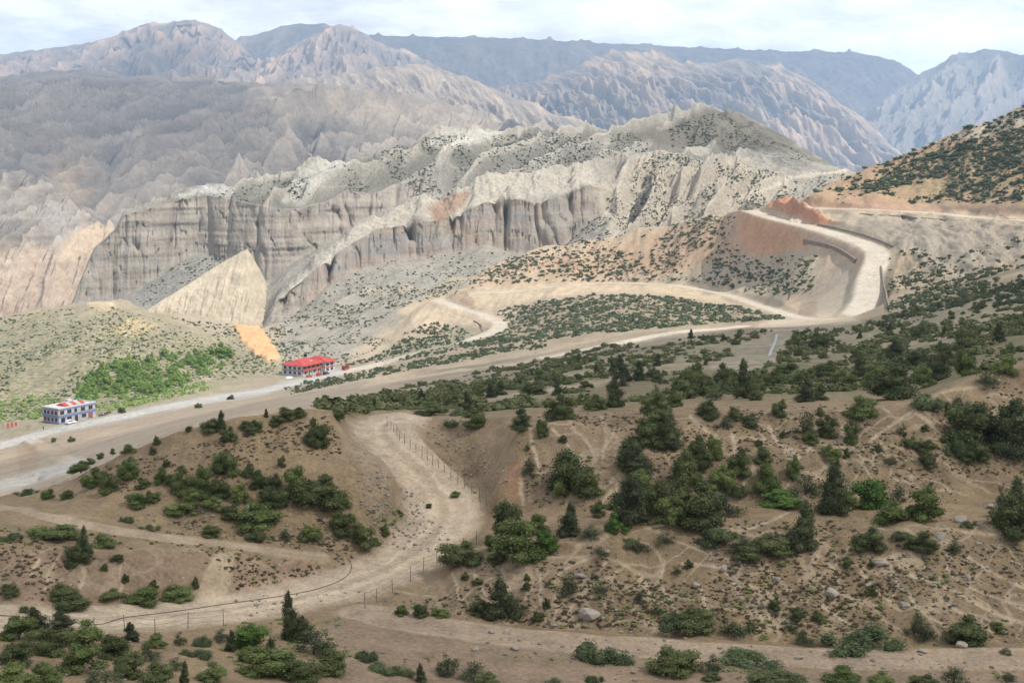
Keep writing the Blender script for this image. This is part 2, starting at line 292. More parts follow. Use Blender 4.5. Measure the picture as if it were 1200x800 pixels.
# ---- the near ground: soil colours
PN = Painter(N, BROWN)
w = band(11.5, 17.5)[..., None]; PN.col = PN.col*(1-w)+np.array(TAN)*w
w = band(16.8, 23)[..., None]; PN.col = PN.col*(1-w)+np.array(PALE)*w
PN.put(PN.area([(-240,540),(-240,480),(60,470),(300,440),(420,425),(640,395),(660,420),(420,470),(300,490),(200,510),(100,560),(-240,640)], (9,16.5), 10, 8), (.40,.325,.24))
PN.put(PN.area([(400,470),(440,440),(560,424),(680,400),(720,388),(830,384),(830,396),(700,412),(620,430),(480,462)], (12.5,15), 5, 4), (.50,.41,.30))
# valley slopes on the left
PN.put(PN.area([(-240,560),(-240,360),(130,340),(300,380),(420,390),(330,445),(120,490)], (15.6,20.6), 10, 8), (.40,.345,.24))
PN.mask('grass', PN.area([(-240,560),(-240,375),(60,372),(130,372),(300,405),(330,430),(200,468),(60,495)], (15.8,20.2), 30, 14), .95)
PN.mask('grass', PN.area([(70,470),(110,430),(150,410),(230,408),(275,400),(285,418),(240,450),(120,490)], (15.8,20.2), 14, 8), 1.0)
OUT = [(274,380),(280,373),(292,370),(308,386),(329,420),(316,424),(300,416),(284,400)]
PN.put(PN.area([(150,372),(188,380),(160,395),(132,392)], (16,20.6), 6, 4), (.62,.49,.30))
PN.put(PN.area([(100,352),(135,352),(132,362),(104,360)], (16,20.6), 6, 4), (.62,.50,.33))
PN.put(PN.area([(200,360),(330,372),(322,398),(260,392),(205,376)], (16,20.6), 8, 5), (.46,.39,.29))
PN.put(PN.area([(235,440),(247,430),(255,431),(250,443),(238,448)], (15,20), 3, 2), (.60,.50,.37))
# scree below the front cliffs
PN.put(PN.area([(330,375),(440,340),(560,330),(560,350),(470,372),(400,425),(330,430)], (15.6,21), 10, 6), (.38,.345,.285))
# road cuts and spoil
PN.put(PN.area([(464,364),(500,346),(520,346),(548,366),(592,374),(596,390),(582,394),(560,374),(535,366),(515,372),(500,392),(487,388),(480,372)], (14.8,20), 5, 3), (.60,.48,.34))
PN.put(PN.area([(505,346),(530,338),(560,343),(600,337),(640,331),(700,327),(790,328),(860,341),(930,365),(925,375),(860,357),(780,345),(700,342),(630,350),(575,360),(555,358),(520,352)], (15.5,20), 4, 3), (.60,.485,.34))
PN.put(PN.area([(400,452),(470,410),(520,400),(480,422),(440,432)], (14.5,18), 6, 4), (.55,.46,.34))
PN.put(PN.area([(845,258),(880,243),(912,252),(970,270),(950,290),(900,300),(862,290)], (15.5,20.6), 6, 4), (.60,.36,.22))
PN.put(PN.area([(935,268),(1000,282),(1028,292),(1012,318),(985,330),(960,300)], (14.5,20), 8, 5), (.55,.42,.30))
PN.put(PN.area([(895,244),(906,228),(918,231),(935,240),(985,262),(960,268),(925,258)], (17,21), 4, 3), (.52,.27,.165))
PN.put(PN.area([(936,240),(960,228),(1010,230),(1070,238),(1120,241),(1200,232),(1300,230),(1300,256),(1200,254),(1100,248),(960,244)], (18,20.8), 4, 3), (.47,.31,.215))
PN.put(PN.area([(1060,258),(1200,262),(1440,270),(1440,330),(1200,296),(1120,330),(1080,300)], (14.5,19), 14, 8), (.37,.315,.245))
PN.put(PN.area([(1000,253),(1120,258),(1140,300),(1100,320),(1045,280),(1010,272)], (15.5,19), 10, 6), (.36,.315,.25))
PN.put(PN.area([(985,310),(1012,318),(1006,372),(960,376),(955,350)], (14,19), 8, 5), (.47,.40,.31))
PN.put(PN.area([(925,345),(940,345),(935,370),(918,362)], (14,19), 4, 3), (.58,.45,.32))
PN.put(PN.area([(900,372),(1000,366),(1010,378),(950,392),(880,384)], (12.5,17), 5, 4), (.55,.46,.35))
PN.put(PN.area([(835,430),(870,400),(920,388),(935,392),(905,425),(870,440)], (11.3,14.5), 6, 4), (.46,.375,.29))
PN.put(PN.area([(540,340),(600,300),(700,276),(800,256),(862,246),(868,290),(760,332),(620,336)], (17.5,20.6), 8, 6), (.55,.42,.29))
PN.put(PN.area([(620,310),(860,262),(866,300),(780,322),(660,324)], (17.5,20.6), 16, 10), (.50,.345,.225), .8)
red = PN.area([(893,246),(902,231),(910,226),(920,233),(936,238),(950,246),(975,258),(955,262),(925,257)], (17,21), 5, 3); N.Z[red[0]] += red[1]*(1.5+4.5*np.clip(ridged(N.X[red[0]]/9, N.Y[red[0]]/14, 3, 66), 0, 1))
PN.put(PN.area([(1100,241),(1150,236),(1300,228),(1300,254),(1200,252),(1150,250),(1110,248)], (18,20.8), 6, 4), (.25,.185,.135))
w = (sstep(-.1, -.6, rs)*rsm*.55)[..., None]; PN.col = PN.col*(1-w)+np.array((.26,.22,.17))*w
# the hill on the right: orange soil low, pale top
PN.put(PN.area([(930,240),(985,205),(1100,165),(1200,140),(1440,120),(1440,240),(1100,240)], (19.5,21.6), 12, 8), (.46,.315,.195))
PN.put(PN.area([(1120,165),(1160,140),(1200,123),(1300,100),(1300,140),(1190,155)], (19.5,21.6), 14, 10), (.56,.47,.36))
PN.mask('grass', PN.area([(1030,215),(1090,180),(1200,150),(1440,130),(1440,240),(1200,232),(1100,236)], (19.5,21.4), 24, 14), .9)
PN.mask('grass', PN.area([(560,385),(640,355),(760,348),(900,372),(800,384),(640,400),(540,408)], (14,18.4), 16, 8), .5)
PN.mask('grass', PN.area([(330,450),(420,432),(560,408),(640,398),(640,408),(480,432),(340,460)], (13.9,15), 6, 4), .6)
PN.mask('grass', PN.area([(1045,300),(1110,330),(1200,330),(1440,280),(1440,420),(1000,420),(900,410),(960,380)], (11,17.5), 16, 10), .45)
PN.mask('grass', PN.area([(480,470),(640,430),(800,395),(930,390),(1200,330),(1440,300),(1440,420),(1050,460),(700,482),(480,490)], (9.9,14), 14, 10), .85)
# foreground soils
PN.put(PN.area([(395,500),(430,512),(500,580),(530,620),(480,640),(440,620),(430,560)], (6.9,9.3), 8, 6), (.27,.205,.135))
PN.put(PN.area([(480,490),(545,490),(600,520),(612,580),(570,590),(540,560),(490,520)], (8.4,10.2), 5, 4), (.27,.20,.125))
PN.put(PN.area([(596,540),(612,545),(612,592),(600,590),(590,565)], (7,10), 4, 3), (.27,.165,.10))
PN.put(PN.area([(625,510),(700,490),(850,485),(850,540),(700,560),(640,560)], (6.9,9.6), 14, 8), (.315,.225,.14))
PN.put(PN.area([(480,660),(600,645),(690,650),(650,730),(560,735),(480,705)], (4.9,6.2), 8, 6), (.29,.215,.135))
PN.put(PN.area([(-240,640),(0,645),(240,650),(350,655),(400,672),(300,705),(0,706),(-240,706)], (4.9,6.3), 6, 4), (.24,.17,.112))
PN.put(PN.area([(250,646),(277,646),(264,705),(228,706)], (4.8,6.5), 4, 3), (.36,.285,.19))
PN.put(PN.area([(380,728),(560,752),(700,764),(900,782),(1300,792),(1300,812),(380,812)], (1,4.4), 8, 6), (.25,.18,.122))
PN.mask('grass', PN.area([(0,640),(120,650),(240,650),(350,650),(400,660),(300,640),(100,618),(0,600)], (5.8,7.4), 10, 6), .35)
PN.mask('grass', PN.area([(430,612),(460,595),(500,590),(512,610),(470,625)], (6.8,8.6), 8, 5), .6)
PN.mask('grass', PN.area([(560,770),(660,752),(760,765),(760,780),(620,782)], (2,5), 8, 5), .35)
for c in ([(550,468),(600,460),(680,448),(740,438),(745,444),(680,456),(600,470),(552,476)],):
    PN.put(PN.area(c, (9.9,12.6), 5, 3), (.44,.35,.25)); PN.mask('grass', PN.area(c, (9.9,12.6), 5, 3), -1)
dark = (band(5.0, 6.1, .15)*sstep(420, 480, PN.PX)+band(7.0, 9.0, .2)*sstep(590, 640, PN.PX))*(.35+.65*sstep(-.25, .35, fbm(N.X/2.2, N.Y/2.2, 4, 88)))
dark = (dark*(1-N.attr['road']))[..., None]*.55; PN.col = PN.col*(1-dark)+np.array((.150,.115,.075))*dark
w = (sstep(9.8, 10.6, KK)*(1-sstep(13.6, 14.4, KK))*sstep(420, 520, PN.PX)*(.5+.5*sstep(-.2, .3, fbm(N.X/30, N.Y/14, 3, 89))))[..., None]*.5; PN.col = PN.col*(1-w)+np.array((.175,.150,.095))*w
PN.put(PN.area([(440,420),(480,392),(500,394),(556,378),(560,398),(520,410),(470,424)], (14.6,19), 6, 5), (.36,.325,.22))
net = sstep(.72, .92, ridged(N.X/3.4+.5*N.Y/3.4, N.Y/3.0, 1, 71))+sstep(.76, .94, ridged(N.X/2.6-.6*N.Y/2.6, N.Y/2.8, 1, 72)); net = np.clip(net, 0, 1)*(band(4.95, 6.15, .12)*sstep(420, 480, PN.PX)+band(6.95, 9.05, .15)*sstep(590, 640, PN.PX)+.6*band(4.95, 6.1, .12)*(1-sstep(330, 380, PN.PX)))*(1-N.attr['road'])
net = net[..., None]*.7; PN.col = PN.col*(1-net)+np.array((.36,.28,.19))*net
# animal tracks trodden into the banks, and rills
TR = [[(851,668),(868,695),(888,719),(901,729)],[(856,675),(901,695),(935,712)],[(959,648),(954,665),(965,682),(965,712)],[(965,652),(979,672),(984,692),(1003,706),(1016,719)],
 [(1043,658),(1050,679),(1063,695),(1080,716),(1114,736)],[(1063,672),(1104,685),(1138,702),(1171,719),(1210,732)],[(1111,665),(1131,685),(1165,699),(1210,718)],[(1138,652),(1165,672),(1210,692)],
 [(969,712),(989,726),(1009,736)],[(1033,695),(1057,712)],[(555,665),(562,682),(572,702)],[(633,665),(636,689),(633,706),(641,726)],[(714,645),(670,662),(650,679),(652,706),(650,726)],
 [(714,655),(694,682),(670,712),(657,729)],[(609,675),(633,699)],[(778,658),(775,679),(785,699),(795,716)],[(751,672),(768,706)],[(620,502),(627,530),(635,545)],[(647,502),(665,520),(677,538)],
 [(672,500),(690,520),(698,540)],[(707,490),(710,510),(707,535)],[(722,500),(710,522)],[(807,487),(830,505),(842,516)],[(900,500),(910,515),(937,535)],[(987,500),(989,540)],
 [(1150,452),(1100,460),(1072,480),(1040,500),(1007,530)],[(1072,480),(1095,500),(1107,515)],[(68,648),(57,675),(51,695)],[(44,655),(34,672)],[(101,658),(93,689)],[(142,658),(142,692)],
 [(610,560),(613,590)],[(700,600),(715,575)],[(720,592),(726,560)],[(835,560),(842,585)],[(880,550),(872,575)],[(940,590),(900,612),(830,628)],[(800,660),(840,664),(870,690)],[(1010,648),(1040,655),(1075,650)],
 [(625,675),(615,700)],[(700,690),(712,715)],[(820,690),(832,720)],[(760,690),(742,715)],[(900,668),(925,690),(945,705)],[(1010,670),(1026,690)],[(1100,700),(1128,718),(1160,738)],
 [(760,500),(765,530)],[(860,500),(862,530)],[(955,500),(948,528)],[(1030,520),(1022,548)],[(780,492),(790,515)],[(590,668),(600,700)],[(530,672),(540,700)]]
for k, t in enumerate(TR):
    t = spline(t, 4); t = t+np.stack((vnoise(t[:, 1]/9, t[:, 0]*0+k, 5), 0*t[:, 0]), 1)*2.5
    sel = PN.line(t, 2.8+(k % 3)*.8, (4.6, 9.6), 2.6, 1.2); PN.put(sel, (.40,.315,.22), .9); PN.mask('track', sel); N.Z[sel[0]] -= .05*sel[1]
# pale stony patches on the slope
for c in ([(985,505),(1010,490),(1030,495),(1000,545),(985,560)], [(290,600),(312,592),(305,606)], [(940,560),(970,575),(1000,600),(960,610),(935,590)], [(1000,630),(1110,632),(1200,640),(1180,690),(1060,690)], [(690,660),(760,650),(800,690),(760,725),(700,715)],[(860,620),(930,600),(960,625),(870,650)]):
    PN.mask('stone', PN.area(c, (4.6, 9.6), 14, 8), 1.)
N.attr.setdefault('stone', np.zeros(N.X.shape, np.float32)); N.attr['stone'] = np.maximum(N.attr['stone'], .35*(N.Y < 150)).astype(np.float32)
for k, half in (('dirt', 2.7), ('strip', 1.5)):
    d = nearest_on(RL[k], np.where(N.Y < 165, N.X, 1e6), N.Y)[0]; jit = .35*vnoise(N.X/3, N.Y/3, 45)
    N.Z += (.16*np.exp(-((d-half-.35)/.4)**2)*(.5+.8*vnoise(N.X/1.6, N.Y/1.6, 46))-.05*np.exp(-((d-.85-jit)/.28)**2))
    rut = np.exp(-((d-.85-jit)/.33)**2)[..., None]; mid_ = np.exp(-((d-jit*.5)/.35)**2)[..., None]
    RUT = rut if k == 'dirt' else np.maximum(RUT, rut); MIDR = mid_ if k == 'dirt' else np.maximum(MIDR, mid_)
r = N.attr['road'][..., None]; far_ = sstep(300, 420, N.Y)[..., None]
tw = 1-.55*np.exp(-(nearest_on(RL['terrace'], np.where(N.Y < 130, N.X, 1e6), N.Y)[0]/1.2)**4)[..., None]; r = r*tw
PN.col = PN.col*(1-.85*r)+.85*r*(np.array((.50,.405,.295))*(1-far_)+np.array((.63,.565,.47))*far_)
PN.col = PN.col*(1+.16*RUT-.14*MIDR)
# the lower edge of the terrace strip is browner
m = nearest_on(RL['strip'], np.where(N.Y < 130, N.X, 1e6), N.Y)[0]; w = (1-sstep(1.2, 2.4, m))[..., None]*.9; PN.col = PN.col*(1-w)+np.array((.31,.235,.165))*w
PN.put(PN.area([(526,344),(545,341),(556,352),(556,364),(540,355)], (15.5,20), 3, 2), (.42,.325,.235))
PN.put(PN.area([(-60,535),(0,528),(60,512),(110,502),(125,508),(60,545),(0,562),(-60,575)], (9,15), 8, 6), (.40,.32,.23))
PN.put(PN.area([(20,522),(42,520),(46,548),(22,556)], (9,14.5), 4, 3), (.36,.27,.185))
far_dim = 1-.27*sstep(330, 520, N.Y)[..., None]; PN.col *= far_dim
PN.put(PN.line([(-60,535),(0,522),(50,507),(100,497),(150,486),(225,471),(300,460),(350,447),(400,436)], 9, (14.4,17), 4, 1.5), (.36,.36,.345), .75)
PN.put(PN.line([(-60,588),(0,570),(50,555),(100,542)], 14, (8.6,13), 5, 2), (.50,.48,.44), .75)
PN.mask('grass', PN.area([(230,508),(300,488),(400,474),(480,462),(560,448),(640,425),(640,445),(560,465),(480,482),(400,484),(330,500)], (9.6,13), 8, 6), .8)
sel = PN.area(OUT, (15.5,20.6), 4, 3); PN.put(sel, (.60,.335,.175)); PN.mask('grass', sel, -1); N.Z[sel[0]] += sel[1]*(1.5*ridged(N.X[sel[0]]/6, N.Y[sel[0]]/30, 3, 67)+1)
N.attr['grass'] *= 1-N.attr['road']
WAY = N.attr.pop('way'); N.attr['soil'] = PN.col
# ---- the badlands ridge: relief and colours
PX, PY = D.pix(); KD = D.K
bd = lambda a, b, f=.15: sstep(a-f, a+f, KD)*(1-sstep(b-f, b+f, KD))
X, Y, Z = D.X, D.Y, D.Z
# rounded pillars divided by clefts
fl1 = np.abs(np.sin(X/14.5+1.4*vnoise(X/31, X*0, 3)+.16*vnoise(Z/18, X/12, 8)))
fl2 = np.abs(np.sin(X/12.0+1.9*vnoise(X/27, X*0, 13)+.2*vnoise(Z/16, X/10, 18)))
fine = ridged(X/6, Z/30, 3, 12)
c1 = bd(1.0, 2.05)*sstep(318, 330, PX)*(1-sstep(690, 725, PX)); c2 = bd(5.0, 6.1)*(1-sstep(480, 530, PX))*sstep(85, 105, PX)
fl1 = .68*fl1+.32*np.abs(np.sin(X/5.1+2.2*vnoise(X/13, Z/40, 23))); fl2 = .65*fl2+.35*np.abs(np.sin(X/4.3+2.4*vnoise(X/11, Z/30, 33)))
D.Y += c1*(12*(1-np.sqrt(fl1))+1.0*fine)*(1+.9*sstep(1.4, 2.0, KD)*(1-fl1))+c2*(8*(1-np.sqrt(fl2))+1.4*fine)
crk = sstep(.62, .9, ridged(X/4.5, Z/22, 2, 14)); D.Y += crk*(c1*1.6+c2*2.0)
led = vnoise(Z/6, X/70, 40)*.9+vnoise(Z/2.4, X/30, 41)*.3
D.Y += led*(c1*.5+c2*1.3)
e1 = erosion(X/30, Y/30, -.75+0*X, -1+0*X, 4, 51); e2 = erosion(X/44, Y/44, -.85+0*X, -1+0*X, 4, 61, 1., .42)
slope1 = bd(0.2, 1.0)*.6+bd(2.1, 3.1)*.6+bd(3.4, 4.9)*.4
D.Z += e1*(3.0*slope1+4.0*bd(.3, 3.0)*sstep(700, 760, PX))
pq = (X-.85*Y)/1.312/40+.32*vnoise(X/60, Y/80, 62)+.12*vnoise(X/18, Y/30, 63); pq2 = (X-.70*Y)/1.22/15+.5*vnoise(X/22, Y/40, 64); sp2 = (1-2*np.abs(np.sin(np.pi*pq)))*(.8+.3*vnoise(X/50, X*0, 65))+.28*(1-2*np.abs(np.sin(np.pi*pq2))); sp1 = spurs(X, Y, -.7, 34, 55, 'ridge'); e2 = .6*sp2+.4*e2
spm = bd(6.12, 6.93, .14)*sstep(140, 330, PX)+bd(4.0, 6.2, .3)*sstep(500, 560, PX)*.8; spm = np.clip(spm, 0, 1)*(1-sstep(840, 900, PX)); D.Z += sp2*12.5*spm+spurs(X, Y, .7, 40, 57, 'ridge')*8*bd(4.5, 6.9, .3)*sstep(800, 850, PX)*(1-sstep(930, 975, PX))*(1-.35*sstep(700, 780, PX))+(3.2*ridged(X/13, Y/20, 3, 75)+2*fbm(X/5, Y/9, 2, 76))*(bd(6.6, 7.4)*sstep(130, 180, PX)*(1-.9*sstep(720, 780, PX))+bd(2.4, 3.4)*(1-sstep(850, 920, PX)))*sstep(90, 140, PX)-np.abs(e2)*10*bd(7.2, 8.0)
D.Z += sp1*18*bd(.35, 2.9)*sstep(700, 750, PX)*(1-.6*sstep(860, 920, PX))+sp1*9*bd(2.1, 3.0)*sstep(400, 440, PX)*(1-sstep(690, 740, PX))
D.Z += 1.2*fbm(X/9, Y/9, 4, 70)*(1-c1)*(1-c2)
D.Z -= bd(1.55, 2.3, .3)*sstep(318, 330, PX)*(1-sstep(690, 725, PX))*9*(1-fl1)**2
D.X = D.s[None]*D.Y
PD = Painter(D, (.42,.385,.325))
PD.put(PD.area([(300,400),(330,350),(420,262),(500,225),(570,200),(690,188),(700,215),(560,250),(440,275),(350,345)], (1.6,3.6), 6, 4), (.56,.51,.42))
w = c1[..., None]; strat = vnoise(Z/5, X/90, 44)
tone = np.stack((.40+.05*strat+.02*fine, .355+.03*strat+.02*fine, .30+.0*strat+.02*fine), -1)
rust = sstep(.15, .6, fbm(X/14, Z/9, 3, 46)+.5*(1-sstep(1.0, 1.45, KD)))[..., None]
tone = tone*(1-.18*crk[..., None]); PD.col = PD.col*(1-w)+w*(tone*(1-.45*rust)+.45*rust*np.array((.44,.31,.22)))
w = c2[..., None]; strat = .7*vnoise(Z/7, X/70+Z/30, 47)+.3*vnoise(Z/2.6, X/40, 48)
tone = np.stack((.415+.06*strat, .365+.045*strat, .305+.03*strat), -1)+.03*fine[..., None]
streak = sstep(.25, .7, fbm(X/5, Z/60, 3, 49))[..., None]
PD.col = PD.col*(1-w)+w*(tone*(1-.6*streak)+.6*streak*np.array((.25,.225,.20)))
# pale caps and light spurs of the back ridge, scrub-grey slopes between them
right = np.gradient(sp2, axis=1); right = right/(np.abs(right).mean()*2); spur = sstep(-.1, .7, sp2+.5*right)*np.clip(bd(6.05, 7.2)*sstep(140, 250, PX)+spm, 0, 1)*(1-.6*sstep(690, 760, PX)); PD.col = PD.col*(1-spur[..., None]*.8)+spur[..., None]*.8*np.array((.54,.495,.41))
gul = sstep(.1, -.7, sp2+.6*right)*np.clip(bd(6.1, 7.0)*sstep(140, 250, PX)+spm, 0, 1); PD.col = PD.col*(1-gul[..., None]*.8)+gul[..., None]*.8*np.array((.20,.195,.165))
PD.put(PD.area([(205,232),(240,217),(262,215),(275,220),(270,228),(235,228)], (5.9,7.2), 5, 4), (.58,.565,.52))
PD.put(PD.area([(330,235),(350,200),(372,184),(412,189),(395,200),(372,218),(358,240)], (5.9,7.2), 6, 4), (.57,.54,.475))
PD.put(PD.area([(500,170),(515,153),(560,151),(590,154),(575,165),(530,172)], (6,7.3), 6, 5), (.66,.62,.54))
PD.put(PD.area([(740,160),(840,126),(900,146),(960,185),(905,180),(868,178),(830,184),(780,170)], (5,7.3), 10, 6), (.215,.195,.155))
PD.put(PD.area([(690,225),(760,175),(800,186),(832,192),(870,186),(930,215),(860,262),(720,280)], (.3,3.3), 12, 8), (.52,.455,.36))
PD.put(PD.area([(140,358),(215,302),(262,296),(255,318),(200,362)], (3.6,5.1), 6, 4), (.33,.31,.27))
PD.put(PD.area([(500,245),(520,228),(548,225),(540,245),(512,262)], (1.8,3.5), 6, 5), (.46,.32,.23))
for t in ([(850,238),(870,229),(897,222),(925,209),(950,205),(990,199)], [(735,190),(722,225),(700,270)], [(758,215),(735,258),(712,285)]): PD.put(PD.line(t, 5, (.2,4), 3, 1.5), (.64,.57,.46))
sg = (sstep(.2, .7, sp1)*bd(.3, 2.9)*sstep(700, 750, PX)*(1-sstep(930, 960, PX)))[..., None]*.6; PD.col = PD.col*(1-sg)+sg*np.array((.60,.54,.44))
# worn light lines down the scree
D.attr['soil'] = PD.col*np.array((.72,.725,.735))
D.attr['grass'] = (.35*bd(6.1, 7.0)*(1-spur)+.3*bd(.2, 1.0)).astype(np.float32)
D.attr['cliff'] = np.clip(c1+c2, 0, 1).astype(np.float32)
# a tan fin standing in front of the back cliff
def fin(name, crest, foot, depth, mat, col, seed):
    xs = np.linspace(crest[0][0], crest[-1][0], 220); cy = np.interp(xs, [c[0] for c in crest], [c[1] for c in crest]); cd = np.interp(xs, [c[0] for c in crest], [c[2] for c in crest])
    fy = np.interp(xs, [c[0] for c in foot], [c[1] for c in foot]); fd = np.interp(xs, [c[0] for c in foot], [c[2] for c in foot])
    u, tc = ray(xs, cy); uf, tf = ray(xs, fy); w = np.linspace(0, 1, 70)[:, None]
    Yf = fd*(1-w)+cd*w; Zf = tf*fd*(1-w)+tc*cd*w; b = np.linspace(0, 1, 20)[1:, None]
    Yb = cd+depth*b; Zb = tc*cd-(tc*cd-tf*fd+20)*b
    Y = np.vstack((Yf, Yb)); Z = np.vstack((Zf, Zb)); X = u[None]*Y
    e = np.sin(w*3.14); k = np.zeros_like(Y); k[:70] = e
    Y = Y+k*(3.6*ridged(X/8, Z/40, 3, seed)); Z = Z+1.8*fbm(X/5, Y/5, 4, seed)*(.4+np.abs(k))+1.2*k*ridged(X/4, Y/30, 3, seed+4); X = u[None]*Y
    c = np.array(col)[None, None]*(1+.10*vnoise(Z/4, X/60, seed)+.10*ridged(X/5, Z/40, 2, seed))[..., None]
    return grid_mesh(name, X, Y, Z, mat, {'soil': c.astype(np.float32), 'cliff': np.ones(X.shape, np.float32)*.6, 'grass': np.zeros(X.shape, np.float32)})
# ---------------------------------------------------------------- materials
def mat(name):
    m = bpy.data.materials.new(name); m.use_nodes = True; nt = m.node_tree; b = nt.nodes['Principled BSDF']; b.inputs['Roughness'].default_value = .9
    b.inputs['Specular IOR Level'].default_value = .2
    return m, nt, b
class NT:
    def __init__(s, nt): s.nt = nt; s.co = None
    def n(s, t, **kw):
        n = s.nt.nodes.new(t)
        for k, v in kw.items():
            if k.startswith('_'): n.inputs[k[1:].replace('_', ' ')].default_value = v
            else: setattr(n, k, v)
        return n
    def l(s, a, b): s.nt.links.new(a, b)
    def attr(s, name, kind='Fac'): return s.n('ShaderNodeAttribute', attribute_name=name).outputs[kind]
    def coord(s):
        if s.co is None: s.co = s.n('ShaderNodeTexCoord').outputs['Object']
        return s.co
    def noise(s, scale, detail=4, rough=.55, stretch=None):
        n = s.n('ShaderNodeTexNoise', _Scale=scale, _Detail=detail, _Roughness=rough); v = s.coord()
        if stretch:
            mp = s.n('ShaderNodeMapping'); mp.inputs['Scale'].default_value = stretch; s.l(v, mp.inputs['Vector']); v = mp.outputs[0]
        s.l(v, n.inputs['Vector']); return n.outputs['Fac']
    def rng(s, v, a, b, c=0., d=1.):
        m = s.n('ShaderNodeMapRange'); m.interpolation_type = 'SMOOTHSTEP'
        for k, x in zip(('From Min', 'From Max', 'To Min', 'To Max'), (a, b, c, d)): m.inputs[k].default_value = x
        s.l(v, m.inputs['Value']); return m.outputs[0]
    def math(s, op, a, b):
        m = s.n('ShaderNodeMath', operation=op)
        for i, v in enumerate((a, b)):
            if isinstance(v, (int, float)): m.inputs[i].default_value = v
            else: s.l(v, m.inputs[i])
        return m.outputs[0]
    def mix(s, f, a, b, mode='MIX'):
        m = s.n('ShaderNodeMix', data_type='RGBA', blend_type=mode)
        for i, v in ((0, f), (6, a), (7, b)):
            if isinstance(v, (int, float)): m.inputs[i].default_value = v
            elif isinstance(v, tuple): m.inputs[i].default_value = (*v, 1)
            else: s.l(v, m.inputs[i])
        return m.outputs[2]
    def bump(s, h, strength, dist, b):
        n = s.n('ShaderNodeBump', _Strength=strength, _Distance=dist); s.l(h, n.inputs['Height']); s.l(n.outputs[0], b.inputs['Normal'])
def ground_material():
    m, nt, b = mat('soil and stones'); g = NT(nt)
    c = g.attr('soil', 'Color')
    big, mid, sml = g.noise(.07, 4), g.noise(.55, 5, .6), g.noise(3.2, 4, .65)
    k = g.math('ADD', g.math('ADD', g.rng(big, .3, .7, -.10, .10), g.rng(mid, .3, .7, -.15, .15)), g.rng(sml, .3, .7, 0.82, 1.18))
    c = g.mix(1., c, g.n('ShaderNodeCombineColor').outputs[0], 'MULTIPLY') if False else c
    cc = g.n('ShaderNodeCombineColor'); [g.l(k, cc.inputs[i]) for i in range(3)]
    c = g.mix(1., c, cc.outputs[0], 'MULTIPLY')
    # dry grass and low herbs in patches
    gr = g.attr('grass'); pat = g.math('MULTIPLY', g.rng(g.noise(.35, 5, .65), .40, .62), g.rng(g.noise(2.4, 3, .6), .3, .65, .35, 1.))
    gf = g.math('MULTIPLY', gr, pat)
    gcol = g.mix(g.noise(.12, 3), (.075, .108, .038), (.145, .15, .066))
    c = g.mix(gf, c, gcol)
    # scattered pale and dark stones
    vo = g.n('ShaderNodeTexVoronoi', _Scale=1.5); g.l(g.coord(), vo.inputs['Vector'])
    st = g.math('MULTIPLY', g.rng(vo.outputs['Distance'], .16, .10), g.math('MULTIPLY', g.attr('stone'), g.rng(g.noise(.9, 3), .42, .58)))
    sv = g.n('ShaderNodeSeparateColor'); g.l(vo.outputs['Color'], sv.inputs[0])
    c = g.mix(st, c, g.mix(g.rng(sv.outputs[0], .3, .9), (.30, .25, .20), (.60, .55, .48)))
    g.l(c, b.inputs['Base Color'])
    h = g.math('ADD', g.math('MULTIPLY', mid, 1.0), g.math('MULTIPLY', sml, .35)); h = g.math('ADD', h, g.math('MULTIPLY', st, .3))
    g.bump(h, .55, .5, b); return m
def cliff_material():
    m, nt, b = mat('badland rock'); g = NT(nt); c = g.attr('soil', 'Color')
    cl = g.attr('cliff')
    vert = g.noise(.16, 5, .6, (1, 1, .12)); hor = g.noise(.22, 4, .6, (.12, .12, 1)); gr = g.noise(.45, 5, .65); big = g.noise(.03, 4)
    k1 = g.math('ADD', g.rng(vert, .3, .7, .84, 1.12), g.rng(hor, .3, .7, -.08, .07))
    k2 = g.math('ADD', g.rng(gr, .3, .7, .80, 1.16), g.rng(big, .3, .7, -.08, .08))
    k = g.n('ShaderNodeMix', data_type='FLOAT'); g.l(cl, k.inputs[0]); g.l(k2, k.inputs[2]); g.l(k1, k.inputs[3])
    cc = g.n('ShaderNodeCombineColor'); [g.l(k.outputs[0], cc.inputs[i]) for i in range(3)]
    c = g.mix(1., c, cc.outputs[0], 'MULTIPLY')
    gf = g.math('MULTIPLY', g.attr('grass'), g.rng(g.noise(.22, 5, .7), .42, .6)); c = g.mix(gf, c, (.17, .165, .12))
    g.l(c, b.inputs['Base Color']); g.bump(g.math('ADD', g.math('MULTIPLY', vert, .8), gr), .7, 1.6, b); return m
def mountain_material():
    m, nt, b = mat('mountain rock'); g = NT(nt); c = g.attr('soil', 'Color')
    k = g.math('ADD', g.rng(g.noise(.012, 6, .62), .3, .7, .80, 1.12), g.rng(g.noise(.10, 4, .6), .3, .7, -.10, .10))
    cc = g.n('ShaderNodeCombineColor'); [g.l(k, cc.inputs[i]) for i in range(3)]
    c = g.mix(1., c, cc.outputs[0], 'MULTIPLY'); g.l(c, b.inputs['Base Color']); g.bump(g.noise(.02, 6, .65), .8, 14, b); return m
M_GROUND, M_CLIFF, M_MOUNT = ground_material(), cliff_material(), mountain_material()
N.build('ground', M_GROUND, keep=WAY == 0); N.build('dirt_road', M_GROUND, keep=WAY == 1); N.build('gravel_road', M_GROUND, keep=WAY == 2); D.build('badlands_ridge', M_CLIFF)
fin('rock_fin', [(168,366,1018),(190,352,1030),(225,330,1052),(262,306,1075),(290,291,1090),(300,308,1090),(310,326,1085),(316,345,1080)], [(168,372,1010),(240,392,1000),(316,396,1000)], 30, M_CLIFF, (.42,.36,.27), 71)['kind'] = 'structure'
